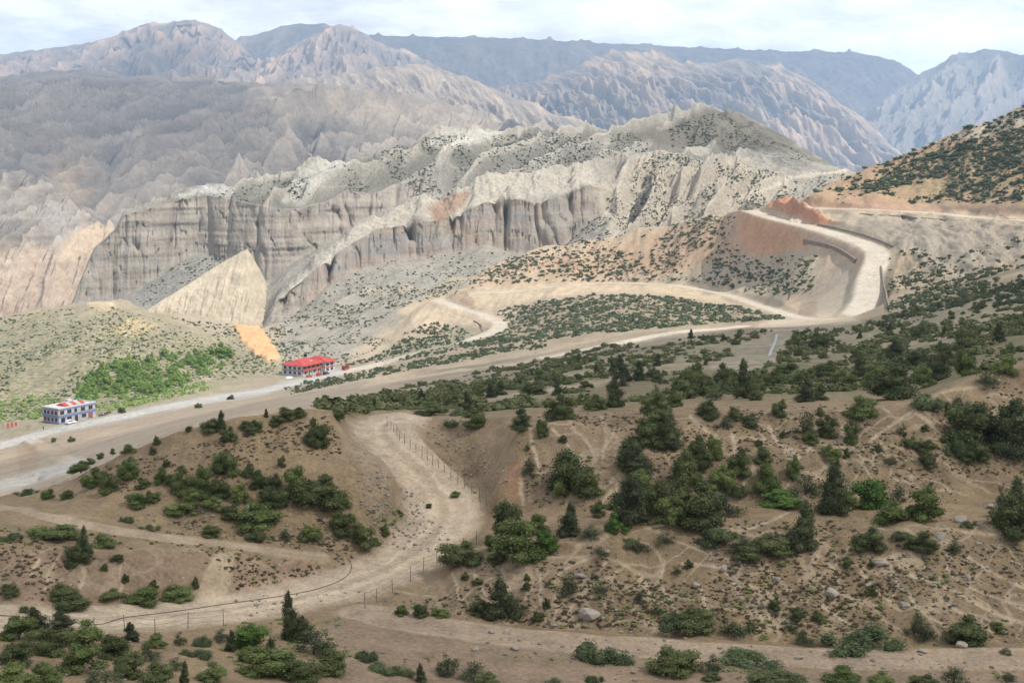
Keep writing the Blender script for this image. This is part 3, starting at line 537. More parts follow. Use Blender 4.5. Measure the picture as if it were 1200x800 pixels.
# ---------------------------------------------------------------- the far mountains
def mountain(name, lines, x0, x1, ncol, rows, gully, amp, cola, colb, seed, dirx=.2, sigc=4, crestfade=.25, strata=0., tint=None, spur=0, octs=5):
    s = Sheet(lines, x0, x1, ncol, rows, sigc=sigc, sigr=1.0, maxrows=260)
    top = len(lines)-2
    e = erosion(s.X/gully+.2*fbm(s.X/gully/2, s.Y/gully/2, 2, seed+3), s.Y/gully*.6, dirx+.5*vnoise(s.X/gully/3, s.Y/gully/3, seed+5), -1+0*s.X, octs, seed, 1.3, .55)
    f = fbm(s.X/gully/2.2, s.Y/gully/2.2, 5, seed+9)
    fade = np.clip((top-s.K)/crestfade, .18, 1); fade = np.where(s.K > top, .5, fade)*sstep(-.6, 1.3, s.K)
    if spur: e = .35*e+.9*spurs(s.X, s.Y, dirx, spur, seed+31, 'ridge')+.3*erosion(s.X/spur*4, s.Y/spur*2.6, dirx+0*s.X, -1+0*s.X, 3, seed+41, 1.3, .6)
    s.Z += amp*(1.15*e+.4*f)*fade
    v = sstep(-.55, .6, e+.7*f+.35*vnoise(s.Z/45, s.X/900, seed)*strata+.3*fbm(s.X/gully/6, s.Y/gully/6, 3, seed+2))[..., None]
    if True: v = np.clip(v*.75+.35*fbm(s.X/gully*3.1, s.Y/gully*2, 4, seed+60)[..., None]+.12, 0, 1)
    s.attr['soil'] = .74*(np.array(cola)*(1-v)+np.array(colb)*v).astype(np.float32)  # debris-grey gullies, pale ridges; the contrast also paints relief shade into the colour
    pt = fbm(s.X/gully/7, s.Y/gully/9, 4, seed+71)[..., None]; s.attr['soil'] = s.attr['soil']*(1+.30*pt*np.array((1.1, .9, .65)))
    if tint is not None: tint(s)
    s.attr['soil'] = s.attr['soil'].astype(np.float32); s.build(name, M_MOUNT); return s
def canyon_tint(s):
    P = Painter(s, (0, 0, 0)); P.col = s.attr['soil']
    n = .5*vnoise(s.Z/7, s.X/300, 5)+.5*vnoise(s.Z/3, s.X/200, 6)
    P.put(P.area([(-200,285),(60,290),(100,300),(140,290),(160,400),(-200,400)], None, 14, 8), (.40,.315,.24)); P.col += (.05*n)[..., None]
    P.put(P.area([(70,285),(100,262),(130,258),(140,285),(110,300),(72,305)], None, 8, 6), (.47,.37,.26), .8)
    P.put(P.area([(40,252),(70,235),(100,265),(70,285)], None, 10, 8), (.33,.30,.27), .7)
    s.attr['soil'] = P.col
mountain('canyon_wall', [[(-300,440,1400),(400,440,1400)], [(-300,372,1560),(0,372,1560),(100,368,1560),(400,370,1560)], [(-300,300,1620),(0,298,1620),(60,292,1630),(100,290,1640),(130,288,1640),(180,310,1640),(400,340,1640)],
  [(-300,190,1950),(0,196,1920),(30,202,1900),(50,210,1860),(75,228,1830),(100,250,1780),(130,266,1740),(146,290,1700),(200,325,1680),(400,390,1600)], [(-300,330,2300),(400,430,2000)]],
  -120, 240, 460, 1.6, 40, 15, (.25,.225,.20), (.44,.385,.325), 101, -.3, crestfade=.15, spur=48, tint=canyon_tint)
def plateau_tint(s):
    P = Painter(s, (0, 0, 0)); P.col = s.attr['soil']
    P.put(P.area([(300,95),(400,98),(480,108),(600,140),(700,160),(640,170),(500,160),(400,150),(300,130)], None, 40, 20), (.47,.38,.29), .7)
    P.put(P.area([(60,170),(110,180),(100,250),(60,230)], None, 30, 20), (.46,.35,.24), .5)
    P.put(P.area([(-200,80),(60,84),(130,80),(200,88),(210,94),(100,92),(-200,100)], None, 6, 4), (.24,.225,.205), .8)
    s.attr['soil'] = P.col
mountain('plateau_slope', [[(-400,480,1700),(900,480,1700)], [(-400,340,2100),(0,330,2100),(100,300,2150),(150,265,2200),(400,240,2300),(700,230,2500),(900,240,2500)],
  [(-400,190,3000),(0,185,3000),(150,190,3000),(400,170,3000),(700,185,3000),(900,220,3000)],
  [(-400,94,4100),(0,91,4200),(40,87,4200),(85,81,4200),(130,85,4200),(160,88,4200),(250,93,4200),(300,97,4100),(400,100,4000),(450,104,4000),(520,119,3900),(560,131,3900),(620,147,3800),(690,156,3800),(760,168,3700),(850,200,3600),(900,230,3600)],
  [(-400,110,5500),(900,260,5500)]], -240, 860, 1150, 1.4, 200, 62, (.20,.185,.17), (.385,.33,.275), 111, -.7, crestfade=.35, spur=150, tint=plateau_tint)
mountain('tan_hill', [[(150,230,4300),(900,230,4300)], [(150,140,5000),(300,98,5300),(330,95,5300),(400,86,5400),(440,79,5400),(490,75,5400),(540,88,5300),(600,112,5200),(650,132,5100),(690,147,5000),(740,165,5000),(900,215,4800)], [(150,190,6500),(900,240,6500)]],
  230, 800, 560, 1.6, 180, 45, (.27,.23,.195), (.50,.405,.31), 121, .5, spur=140)
mountain('tan_mountain', [[(400,250,4700),(1300,250,4700)], [(400,190,5600),(700,190,5500),(800,170,5500),(900,165,5600),(1000,185,5600),(1065,196,5600),(1300,230,5600)],
  [(400,160,6900),(560,118,7000),(600,98,7000),(640,92,7000),(670,80,7100),(700,66,7200),(735,57,7200),(770,66,7200),(800,77,7000),(835,72,7000),(870,69,7000),(900,73,7000),(930,82,6900),(945,90,6800),(960,100,6700),(1000,132,6400),(1040,168,6100),(1064,188,5900),(1150,230,5600),(1300,250,5500)], [(400,250,8500),(1300,290,7500)]],
  420, 1240, 1000, 1.8, 220, 70, (.20,.18,.165), (.60,.43,.29), 131, .45, crestfade=.4, spur=190)  # dark and tan tones spread apart to imitate lit and shaded flanks
mountain('east_mountain', [[(800,260,5200),(1600,260,5200)], [(800,230,6500),(1000,215,6500),(1060,190,6400),(1100,175,6400),(1200,160,6300),(1600,150,6300)],
  [(800,200,8600),(960,160,8500),(1010,130,8400),(1050,103,8300),(1075,88,8300),(1104,71,8300),(1121,62,8200),(1140,60,8200),(1154,56,8200),(1172,59,8200),(1200,63,8000),(1260,50,8000),(1400,60,8000),(1600,60,8000)], [(800,260,9500),(1600,150,9800)]],
  900, 1470, 520, 1.5, 330, 85, (.25,.235,.20), (.36,.30,.25), 141, -.6, spur=300)
mountain('west_mountain', [[(-500,150,5600),(800,150,5600)], [(-500,95,7000),(100,95,7000),(255,98,6900),(400,95,6600),(800,130,6600)],
  [(-500,75,8400),(-100,73,8400),(0,64,8400),(30,58,8400),(60,56,8400),(100,50,8400),(130,44,8400),(160,31,8500),(173,25,8500),(182,26,8500),(195,29,8500),(218,21,8500),(240,26,8500),(258,33,8400),(280,50,8300),(300,72,8000),(318,72,7900),(340,54,7800),(380,35,7800),(400,27,7800),(425,37,7800),(440,48,7800),(500,70,7800),(560,100,7500),(800,180,7000)], [(-500,130,10000),(800,220,9500)]],
  -240, 640, 900, 1.8, 260, 62, (.21,.185,.17), (.50,.37,.28), 151, .1, spur=260, crestfade=.2, sigc=2.5)
mountain('cloud_capped_range', [[(-500,190,7500),(1700,190,7500)], [(-500,70,9500),(0,70,9500),(240,60,9600),(290,42,9800),(320,33,9900),(350,27,9900),(380,28,9900),(420,40,9900),(500,42,9900),(600,44,9900),(700,49,9900),(800,54,9900),(900,58,9900),(1000,60,9900),(1035,66,9800),(1055,74,9700),(1080,92,9500),(1150,130,9000),(1700,160,9000)], [(-500,140,12500),(1700,200,12500)]],
  150, 1240, 900, 1.8, 320, 62, (.29,.25,.23), (.46,.38,.32), 161, .1, spur=300, crestfade=.3, sigc=3)
print('mountains', time.time()-T0)
# ---------------------------------------------------------------- air, sky, clouds, sun, camera
bm = bmesh.new(); bmesh.ops.create_cube(bm, size=1)
for v in bm.verts: v.co = (v.co.x*14000, 6500+v.co.y*15000, -700+(v.co.z+.5)*1580)
me = bpy.data.meshes.new('haze'); bm.to_mesh(me); bm.free(); o = bpy.data.objects.new('haze', me); COL.objects.link(o); o['kind'] = 'stuff'
m = bpy.data.materials.new('mountain air'); m.use_nodes = True; nt = m.node_tree; nt.nodes.clear()
pv = nt.nodes.new('ShaderNodeVolumePrincipled'); ou = nt.nodes.new('ShaderNodeOutputMaterial'); nt.links.new(pv.outputs[0], ou.inputs['Volume'])
HAZE = 7.5e-5
pv.inputs['Color'].default_value = (.50, .71, 1, 1); pv.inputs['Density'].default_value = HAZE; pv.inputs['Anisotropy'].default_value = .1; me.materials.append(m)
SUN_EL, SUN_AZ = math.radians(52), math.radians(112)       # azimuth clockwise from straight ahead (+Y)
sdir = np.array((math.sin(SUN_AZ)*math.cos(SUN_EL), math.cos(SUN_AZ)*math.cos(SUN_EL), math.sin(SUN_EL)))
wd = bpy.data.worlds.new('World'); SC.world = wd; wd.use_nodes = True; nt = wd.node_tree; bg = nt.nodes['Background']; g = NT(nt)
sky = g.n('ShaderNodeTexSky', sky_type='NISHITA', sun_disc=False, sun_elevation=SUN_EL, sun_rotation=SUN_AZ, altitude=3800, air_density=1.0, dust_density=.6)
tc = g.n('ShaderNodeTexCoord').outputs['Generated']; g.co = tc
n1 = g.noise(4.2, 7, .58, (1, 1, 3.6)); n2 = g.noise(15, 5, .62, (1, 1, 3.2))
sx_ = g.n('ShaderNodeSeparateXYZ'); g.l(tc, sx_.inputs[0]); elev = g.rng(sx_.outputs[2], .05, .45, 1.2, .72); cov = g.rng(n1, .26, .42); shade = g.math('ADD', g.rng(n1, .34, .62, .78, 1.06), g.rng(n2, .34, .66, -.16, .12))
cl = g.n('ShaderNodeCombineColor'); CLOUD = (9.9, 10.0, 10.3)
for i in range(3): g.l(g.math('MULTIPLY', g.math('MULTIPLY', shade, elev), CLOUD[i]), cl.inputs[i])
g.l(g.mix(cov, sky.outputs[0], cl.outputs[0]), bg.inputs['Color']); bg.inputs['Strength'].default_value = .1
sl = bpy.data.lights.new('sun', 'SUN'); sl.energy = 4.5; sl.angle = math.radians(.53); sl.color = (1, .95, .87)
so = bpy.data.objects.new('sun', sl); COL.objects.link(so)
from mathutils import Vector
so.rotation_euler = Vector(-sdir).to_track_quat('-Z', 'Y').to_euler()
# the cumulus bank overhead that keeps the near hillside in shade
def cloud(name, outline, zc, thick, dens):
    """outline: shaded ground polygon in plan; the cloud hangs up the sun's path from it"""
    a = np.array(outline, float); off = sdir*((zc+50)/sdir[2]); a = a+off[:2]
    st = 14 if np.ptp(a[:, 0]) < 1200 else 45; gx = np.arange(a[:, 0].min()-120, a[:, 0].max()+120, st); gy = np.arange(a[:, 1].min()-120, a[:, 1].max()+120, st)
    X, Y = np.meshgrid(gx, gy); d = poly_sd(X, Y, [tuple(p) for p in a])+45*fbm(X/110, Y/110, 4, 5)*(1 if st < 20 else 3)
    w = np.clip((-d-1.6*st)/(90 if st < 20 else 420), 0, 1); inside = d < 0
    top = zc+thick*w*(.8+.5*fbm(X/90, Y/90, 4, 8)); bot = zc-.12*thick*w*(1+.6*fbm(X/60, Y/60, 3, 9))
    idx = -np.ones(X.shape, int); idx[inside] = np.arange(inside.sum()); n = inside.sum()
    co = np.vstack((np.stack((X[inside], Y[inside], top[inside]), 1), np.stack((X[inside], Y[inside], bot[inside]), 1)))
    q = np.stack((idx[:-1, :-1], idx[:-1, 1:], idx[1:, 1:], idx[1:, :-1]), -1).reshape(-1, 4); q = q[(q >= 0).all(1)]
    me = raw_mesh(name, co, np.vstack((q, q[:, ::-1]+n)), True); o = bpy.data.objects.new(name, me); COL.objects.link(o); o['kind'] = 'structure'
    m = bpy.data.materials.new('cloud vapour'); m.use_nodes = True; nt = m.node_tree; nt.nodes.clear(); vs = nt.nodes.new('ShaderNodeVolumeScatter'); vs.inputs['Density'].default_value = dens
    ou = nt.nodes.new('ShaderNodeOutputMaterial'); nt.links.new(vs.outputs[0], ou.inputs['Volume']); me.materials.append(m)
    return o
SHADE = [(-420,-200),(-420,120),(-300,190),(-210,310),(-150,410),(-70,455),(0,462),(60,465),(120,470),(180,480),(260,470),(420,430),(600,300),(600,-200)]
cloud('cloud', SHADE, 1650, 220, .0062)
for sh_ in ([(-2100,1900),(-1300,1900),(-700,2150),(-250,2500),(-50,3000),(50,3600),(-300,4700),(-2200,4700)], [(-2500,8600),(300,8300),(1900,8200),(2600,7000),(3400,7400),(3400,10800),(-2500,10800)], [(-2600,6200),(-1900,6000),(-1500,6800),(-1900,8200),(-2700,8400)]): cloud('cloud', sh_, 1650, 220, .007 if sh_[0][1] > 6000 else .0035)
cd = bpy.data.cameras.new('camera'); cam = bpy.data.objects.new('camera', cd); COL.objects.link(cam)
cam.rotation_euler = (math.pi/2-PITCH, 0, 0); cd.sensor_width = 36; cd.lens = 36*F/1200; cd.clip_start = .3; cd.clip_end = 40000; SC.camera = cam
SC.view_settings.view_transform = 'Standard'; SC.view_settings.look = 'None'; SC.view_settings.gamma = 1; SC.view_settings.use_curve_mapping = False; SC.view_settings.exposure = .25
SC.cycles.use_denoising = True; SC.cycles.max_bounces = 5; SC.cycles.diffuse_bounces = 2; SC.cycles.transparent_max_bounces = 6; SC.cycles.volume_bounces = 1; SC.cycles.use_adaptive_sampling = True
# ---------------------------------------------------------------- plants
def foliage_material(name, dark, light, rough=.75):
    m, nt, b = mat(name); g = NT(nt); b.inputs['Roughness'].default_value = rough
    oi = g.n('ShaderNodeObjectInfo').outputs['Random']; geo = g.n('ShaderNodeNewGeometry').outputs['Random Per Island']
    f = g.math('ADD', g.rng(oi, 0, 1, .05, .55), g.math('ADD', g.rng(geo, 0, 1, -.25, .35), g.rng(g.noise(1.6, 2), .3, .7, -.15, .2)))
    g.l(g.mix(f, dark, light), b.inputs['Base Color'])
    return m
MF = {'J': foliage_material('juniper needles', (.044,.054,.025), (.105,.122,.054)), 'B': foliage_material('dark leaves', (.060,.075,.028), (.150,.172,.062)),
      'G': foliage_material('green leaves', (.080,.108,.031), (.190,.228,.076)), 'Y': foliage_material('bright leaves', (.060,.115,.022), (.140,.220,.050)),
      'L': foliage_material('grey green leaves', (.050,.068,.032), (.120,.140,.070)), 'M': foliage_material('mat leaves', (.054,.076,.033), (.130,.162,.066)),
      'P': foliage_material('willow leaves', (.125,.20,.045), (.29,.41,.11)), 'S': foliage_material('scrub leaves', (.040,.060,.028), (.105,.125,.062)),
      'U': foliage_material('undergrowth leaves', (.072,.086,.033), (.170,.180,.076)), 'D': foliage_material('dry stalks', (.075,.060,.036), (.19,.15,.09)), 'E': foliage_material('olive scrub leaves', (.06,.09,.038), (.15,.18,.08))}
M_BARK, nt_, b_ = mat('bark'); b_.inputs['Base Color'].default_value = (.10, .075, .055, 1)
def leaves(clumps, n, size, r, outward=.6, core=True, shell=(.62, 1.06)):
    """leaf sized quads through ellipsoid clumps (cx,cy,cz,rx,ry,rz) + a low faceted core in each so that light does not pass straight through"""
    cl = np.array(clumps, float); vol = (cl[:, 3]*cl[:, 4]*cl[:, 5])**.62; k = r.choice(len(cl), n, p=vol/vol.sum())
    d = r.normal(size=(n, 3)); d /= np.linalg.norm(d, axis=1)[:, None]; rad = r.uniform(shell[0], shell[1], n)[:, None]
    c = cl[k, :3]+d*rad*cl[k, 3:]; ok = c[:, 2] > 0.0; c = c[ok]; d = d[ok]; n = len(c)
    nn = d*outward+r.normal(size=(n, 3))*.55; nn /= np.linalg.norm(nn, axis=1)[:, None]
    t = np.cross(nn, r.normal(size=(n, 3))); t /= np.linalg.norm(t, axis=1)[:, None]; b = np.cross(nn, t)
    s = size*r.uniform(.55, 1.3, n)[:, None]; w = s*r.uniform(.45, .9, n)[:, None]
    co = np.stack((c-t*s, c+b*w*.8, c+t*s, c-b*w), 1).reshape(-1, 3); f = np.arange(n*4).reshape(-1, 4)
    if core:
        for q in cl:
            u, v = np.meshgrid(np.arange(7)/7*6.283, np.linspace(0, 1, 5)); lat = (v-.5)*3.14; kk = .66*(1+.15*r.normal(size=u.shape))
            p = np.stack((q[0]+q[3]*kk*np.cos(lat)*np.cos(u), q[1]+q[4]*kk*np.cos(lat)*np.sin(u), np.maximum(0, q[2]+q[5]*kk*np.sin(lat))), -1).reshape(-1, 3)
            i = np.arange(35).reshape(5, 7); ff = np.stack((i[:-1], np.roll(i[:-1], -1, 1), np.roll(i[1:], -1, 1), i[1:]), -1).reshape(-1, 4)
            f = np.vstack((f, ff+len(co))); co = np.vstack((co, p))
    return co, f
def stems(paths, r):
    """tapered six-sided branches; each path a list of (x,y,z,radius)"""
    co, f = [], []
    for p in paths:
        p = np.array(p, float); a = np.arange(6)/6*6.283; base = len(co)*1
        ring = p[:, None, :3]+np.stack((np.cos(a), np.sin(a), 0*a), -1)[None]*p[:, None, 3:4]; n0 = sum(len(x) for x in co); co.append(ring.reshape(-1, 3))
        for k in range(len(p)-1):
            for j in range(6): f.append((n0+k*6+j, n0+k*6+(j+1) % 6, n0+k*6+6+(j+1) % 6, n0+k*6+6+j))
    return np.vstack(co), np.array(f)
def clumps_for(kind, r):
    """clumps filling a unit plant: about 1 wide, 1 high, standing on z = 0"""
    c = []
    if kind == 'J':
        lean = r.normal(0, .06, 2); n = r.integers(8, 12)
        for i in range(n):
            z = .10+.80*i/n; w = .34*(1-z)**.75+.07; a = r.uniform(0, 6.28); o = w*r.uniform(.25, .75)
            c.append((o*math.cos(a)+lean[0]*z, o*math.sin(a)+lean[1]*z, z, w*r.uniform(.7, 1.1), w*r.uniform(.7, 1.1), .13+.05*r.random()))
        c.append((lean[0], lean[1], .90, .07, .07, .12))
        for i in range(4): a = r.uniform(0, 6.28); c.append((.3*math.cos(a), .3*math.sin(a), .12, .18, .18, .11))
    elif kind == 'M':
        for i in range(9): a = r.uniform(0, 6.28); o = r.uniform(0, .42)**.8; c.append((o*math.cos(a), o*math.sin(a), .28*r.random(), r.uniform(.12, .26), r.uniform(.12, .26), r.uniform(.35, .65)))
    else:
        n = r.integers(7, 11)
        for i in range(n):
            a = r.uniform(0, 6.28); o = r.uniform(.05, .34); z = r.uniform(.22, .70)-.5*max(0, o-.2); w = r.uniform(.15, .27)
            c.append((o*math.cos(a), o*math.sin(a), z, w, w, w*r.uniform(.8, 1.15)))
        for i in range(5): a = r.uniform(0, 6.28); c.append((.30*math.cos(a), .30*math.sin(a), .16, .2, .2, .17))
        a = r.uniform(0, 6.28); c.append((.12*math.cos(a), .12*math.sin(a), .82, .14, .14, .17))
    return c
LEAF = {'J': (5200, .021), 'B': (5200, .024), 'G': (4800, .026), 'Y': (4400, .027), 'L': (2000, .026), 'M': (3600, .027), 'P': (2000, .045)}
LIB = {}
for kind in LEAF:
    for v in range(6 if kind in 'JBG' else 4):
        r = np.random.default_rng(hash(kind) % 1 + 100*ord(kind)+v); cl = clumps_for(kind, r); n, sz = LEAF[kind]
        co, f = leaves(cl, n, sz, r, core=kind != 'L', shell=(.2, 1.1) if kind == 'L' else (.6, 1.08))
        me = raw_mesh('foliage', co, f, False); me.materials.append(MF[kind])
        ht = .7 if kind in 'JP' else .5; pa = [[(0, 0, -.08, .035), (.01, 0, ht*.5, .024), (.0, .01, ht, .008)]]
        for i in range(6 if kind != 'L' else 12):
            q = cl[r.integers(len(cl))]; z0 = r.uniform(.02, .3); pa.append([(0, 0, z0, .016), (q[0]*.5, q[1]*.5, (z0+q[2])*.5+.02, .011), (q[0]*.95, q[1]*.95, q[2], .004)])
        co, f = stems(pa, r); ms = raw_mesh('stem', co, f); ms.materials.append(M_BARK); LIB[kind, v] = (me, ms)
WORDS = {'J': ('juniper_tree', 'juniper', 'crown', 'trunk'), 'B': ('juniper_bush', 'juniper bush', 'foliage', 'stem'), 'G': ('shrub', 'shrub', 'foliage', 'stem'), 'Y': ('shrub', 'shrub', 'foliage', 'stem'),
         'L': ('shrub', 'shrub', 'foliage', 'stem'), 'M': ('spreading_juniper', 'juniper mat', 'foliage', 'stem'), 'P': ('willow_tree', 'willow tree', 'crown', 'trunk')}
def plant(kind, loc, w, h, label, group, parts=True, var=None):
    nm, cat, a, b = WORDS[kind]; v = int(rng.integers(6 if kind in 'JBG' else 4)) if var is None else var
    me, ms = LIB[kind, v]
    if parts:
        t = bpy.data.objects.new(nm, None); t.empty_display_size = .3
        for n_, d_ in ((a, me), (b, ms)):
            c = bpy.data.objects.new(n_, d_); c.parent = t; COL.objects.link(c)
    else: t = bpy.data.objects.new(nm, me)
    COL.objects.link(t); t.location = loc; t.scale = (w, w*rng.uniform(.8, 1.1), h); t.rotation_euler = (0, 0, rng.uniform(0, 6.28))
    t['label'] = label; t['category'] = cat; t['group'] = group; return t
# every plant that shows as a plant of its own: photo x, photo y of its foot, width and height in photo pixels, kind
PL = []
def add(zone, txt):
    for e in txt.split(';'):
        e = e.strip()
        if e: q = e.split(','); PL.append((zone, float(q[0]), float(q[1]), float(q[2]), float(q[3]), q[4]))
add('bank', '''93,556,26,12,G;108,572,28,20,G;125,580,24,24,B;150,562,30,22,G;167,574,18,12,B;188,568,20,18,G;158,596,32,14,G;213,582,28,24,B;228,594,30,18,G;210,608,38,14,G;238,582,30,30,G;262,562,30,28,G;255,585,26,20,B;
281,593,24,22,G;248,600,26,14,G;305,577,24,22,B;322,577,20,18,B;317,597,36,20,B;345,587,34,34,G;372,602,60,34,B;395,600,30,20,G;298,624,50,24,G;246,630,26,12,B;298,636,22,12,B;335,634,14,12,L;362,636,26,14,G;398,630,28,26,B;421,646,34,28,B;
183,523,10,10,B;194,548,9,8,B;213,558,12,10,B;150,533,18,10,G;132,534,8,7,G;178,533,9,8,B;118,539,9,7,B;105,547,14,8,B;290,560,14,12,B;330,548,10,12,B;176,590,20,12,B;270,610,24,14,B;200,570,16,12,G''')
add('lower left bank', '97,656,18,34,J;90,666,28,24,B;120,642,30,12,G;137,660,16,8,B;122,670,10,8,B;147,684,9,10,B;179,692,12,10,B;229,691,8,14,B;70,705,36,14,B;85,717,44,13,B;130,706,30,10,G;165,709,44,16,G;205,705,40,14,G;8,701,24,12,B;62,634,50,14,G;10,634,22,8,M;147,612,14,8,M;56,586,16,11,G;28,582,28,7,M;78,586,18,10,B;175,622,18,6,M')
add('thicket', '''40,738,30,22,J;70,742,28,22,J;18,752,44,24,G;100,760,46,26,G;60,768,50,26,B;130,772,44,24,B;20,780,46,24,B;92,790,50,28,G;150,795,46,26,B;10,806,50,22,G;50,804,40,22,G;120,806,44,20,L;175,775,30,18,L;153,752,18,20,J;180,760,26,14,G;210,757,16,14,L;
338,750,20,50,J;352,754,28,28,J;317,774,16,24,J;333,774,12,13,B;215,802,12,24,J;270,764,14,22,J;293,764,40,26,Y;258,753,26,12,L;366,770,46,28,L;310,793,66,26,G;385,793,40,26,B;230,772,30,8,M;205,786,24,12,L;350,800,44,22,B;250,800,40,18,G;290,778,26,16,G;180,803,40,20,B;235,758,24,10,M;30,720,14,8,M''')
add('bend', '592,632,44,40,B;609,659,58,42,G;632,626,28,20,G;641,647,30,20,Y;540,664,46,24,B;575,646,22,16,G;582,661,24,12,B;667,630,28,34,J;691,634,26,16,L;702,607,16,18,B;533,583,12,5,G;451,629,14,12,B;469,606,8,6,B;503,596,7,5,B;440,640,12,8,G;412,612,12,8,G')
add('thicket on the bank', '672,588,60,48,B;690,586,34,26,G;657,586,20,22,G;621,562,20,20,L;724,626,26,20,Y;740,618,44,52,J;815,618,60,46,B;790,620,40,34,G;768,608,36,40,B;750,560,36,34,J;735,552,34,26,B;785,528,30,36,J;760,526,40,30,B;770,505,36,24,B;805,575,34,40,B;845,578,30,26,G;750,585,34,26,G;865,562,28,26,B;895,546,22,18,B;862,582,20,14,M;901,580,36,28,G;930,563,20,26,G;920,597,46,18,Y;945,587,36,24,L;855,606,40,22,L;820,552,34,34,B;836,540,20,26,G;830,600,34,22,G;725,598,26,16,G')
add('bench', '979,605,40,56,J;1020,596,44,30,Y;995,598,28,18,G;1054,590,20,20,L;1050,615,40,22,G;1085,612,42,36,G;1190,634,52,48,B;1195,610,34,44,J;1175,592,14,24,L;940,646,36,50,J;905,656,46,20,B;878,658,34,16,B;866,650,30,18,L;1019,650,36,24,B;1083,648,32,18,B;1120,652,20,16,L;845,632,40,12,M;830,642,30,10,M;1135,618,18,6,M;1055,632,26,6,M;780,642,24,14,L;752,650,20,16,L;735,642,26,8,M;704,654,20,10,L')
add('lower bank', '706,702,24,16,L;667,702,26,28,L;589,729,42,44,J;565,724,24,18,B;470,722,18,10,G;491,724,20,14,B;517,724,22,8,G;630,729,14,10,B;795,676,14,12,L;749,708,14,14,L;807,667,10,9,B;994,666,12,11,B;1021,666,8,8,B;908,716,16,14,B;936,729,17,14,B;959,732,15,14,B;1022,699,14,12,B;925,744,18,14,L;945,757,24,16,L;1072,748,24,26,L;1087,754,30,18,L;1137,757,54,28,B;1015,764,74,20,M;860,748,36,14,L;815,744,50,22,B;790,740,52,16,M;880,740,12,9,B;1171,742,18,10,G;697,682,10,12,L;618,682,8,8,B;560,686,12,7,B;545,680,10,8,B;617,692,10,8,B;643,688,9,8,L;641,715,10,12,B;770,722,14,10,L;690,725,12,8,G;985,716,9,7,L;850,708,8,7,L;1110,705,8,7,L')
add('strip', '705,777,64,22,M;790,792,56,28,B;832,790,28,20,L;880,787,66,8,M;835,799,22,9,B;990,802,40,16,G;1035,806,34,14,G;913,804,60,10,B;1120,802,32,18,L;525,792,34,24,L;555,800,34,22,L;493,800,14,20,J;430,775,30,10,M;455,790,40,10,M;1180,800,26,10,L;570,806,30,14,B;650,806,26,10,L;700,803,20,8,M;1085,806,30,12,B;1180,768,16,8,L')
add('upper bank', '915,489,18,18,B;942,512,26,26,L;952,522,18,16,B;972,514,24,24,B;1000,522,18,26,B;1012,492,40,22,G;962,489,10,10,B;993,539,8,12,B;918,514,8,8,B;975,542,24,16,G;1100,482,40,16,M;1125,482,24,16,M;1057,512,12,14,L;1068,527,16,12,B;1150,524,70,40,B;1180,540,56,56,J;1140,545,34,20,B;1120,535,30,24,M;1090,532,24,12,B;1085,507,9,8,B;1200,520,50,40,G;1087,551,22,20,B;1150,539,30,12,B;697,482,26,16,B;831,493,28,20,B;848,504,22,14,L;862,494,18,14,B;880,502,22,14,B;634,514,18,18,B;612,505,24,22,J;1045,545,14,8,L;1030,530,10,8,B;890,525,10,8,B;870,535,9,8,B;1108,520,10,8,B;660,520,10,8,B;618,530,8,8,L')
add('rim', '660,493,40,26,B;720,478,24,28,J;770,486,36,22,B;790,478,18,16,B;812,466,40,36,B;850,452,26,22,B;873,468,24,40,J;886,470,20,22,B;729,448,20,26,J;750,447,14,20,J;770,449,16,12,B;653,464,14,16,J;622,464,32,12,B;688,456,16,8,B;769,467,11,14,L;558,502,28,18,B;549,487,15,24,J;530,502,20,8,M;505,487,34,12,B;535,488,28,7,M;575,467,12,14,J;587,464,14,14,J;963,470,16,16,J;945,472,22,22,J;970,447,34,20,B;1010,447,18,26,J;1050,469,56,36,B;1028,455,34,24,G;1085,455,30,22,G;1100,447,32,40,J;1130,442,30,28,G;1135,412,34,28,B;1005,422,14,14,B;1050,422,22,20,J;960,410,22,18,B;930,407,18,12,B;1078,397,20,16,B;1172,402,16,20,J;1183,417,16,12,G;925,442,30,14,G;940,454,14,12,B;905,455,24,16,B;1160,455,30,16,L;1180,440,30,22,G;1075,430,24,16,B;990,455,30,18,G;840,470,24,12,L')
add('left rim', '370,525,27,30,B;335,495,26,14,B;312,490,6,9,J;258,507,12,22,J;248,508,22,14,B;267,519,18,16,B;290,510,26,12,B;220,508,10,7,B;232,479,9,5,B;270,469,8,5,B;141,485,10,6,B;83,519,9,6,B;63,519,6,5,B;300,505,16,10,B;350,490,18,10,B;395,492,16,9,B;322,500,16,10,G;415,478,18,8,B;440,474,16,7,B;470,470,16,7,B;490,476,16,8,B')
ZW = {'bank': 'on the bank left of the curving road', 'lower left bank': 'on the low left bank', 'thicket': 'in the thicket below the dirt road', 'bend': 'by the bend of the fenced road',
 'thicket on the bank': 'in the gully of the middle bank', 'bench': 'on the stony bench', 'lower bank': 'on the tracked lower bank', 'strip': 'by the bare bottom strip',
 'upper bank': 'on the trodden upper bank', 'rim': 'along the shaded terrace rim', 'left rim': 'on the left rim above the main road'}
KW = {'J': 'dark pointed juniper', 'B': 'dark round bush', 'G': 'green shrub', 'Y': 'bright green shrub', 'L': 'loose grey shrub', 'M': 'flat juniper mat'}
ORD = ['leftmost', 'second', 'third', 'fourth', 'fifth', 'sixth', 'seventh', 'eighth', 'ninth', 'tenth', 'eleventh', 'twelfth', 'thirteenth', 'fourteenth', 'fifteenth', 'sixteenth', 'seventeenth', 'eighteenth', 'nineteenth', 'twentieth']
CNT = ['', 'one', 'two', 'three', 'four', 'five', 'six', 'seven', 'eight', 'nine', 'ten', 'eleven', 'twelve', 'thirteen', 'fourteen', 'fifteen', 'sixteen', 'seventeen', 'eighteen', 'nineteen', 'twenty']
classes = {}
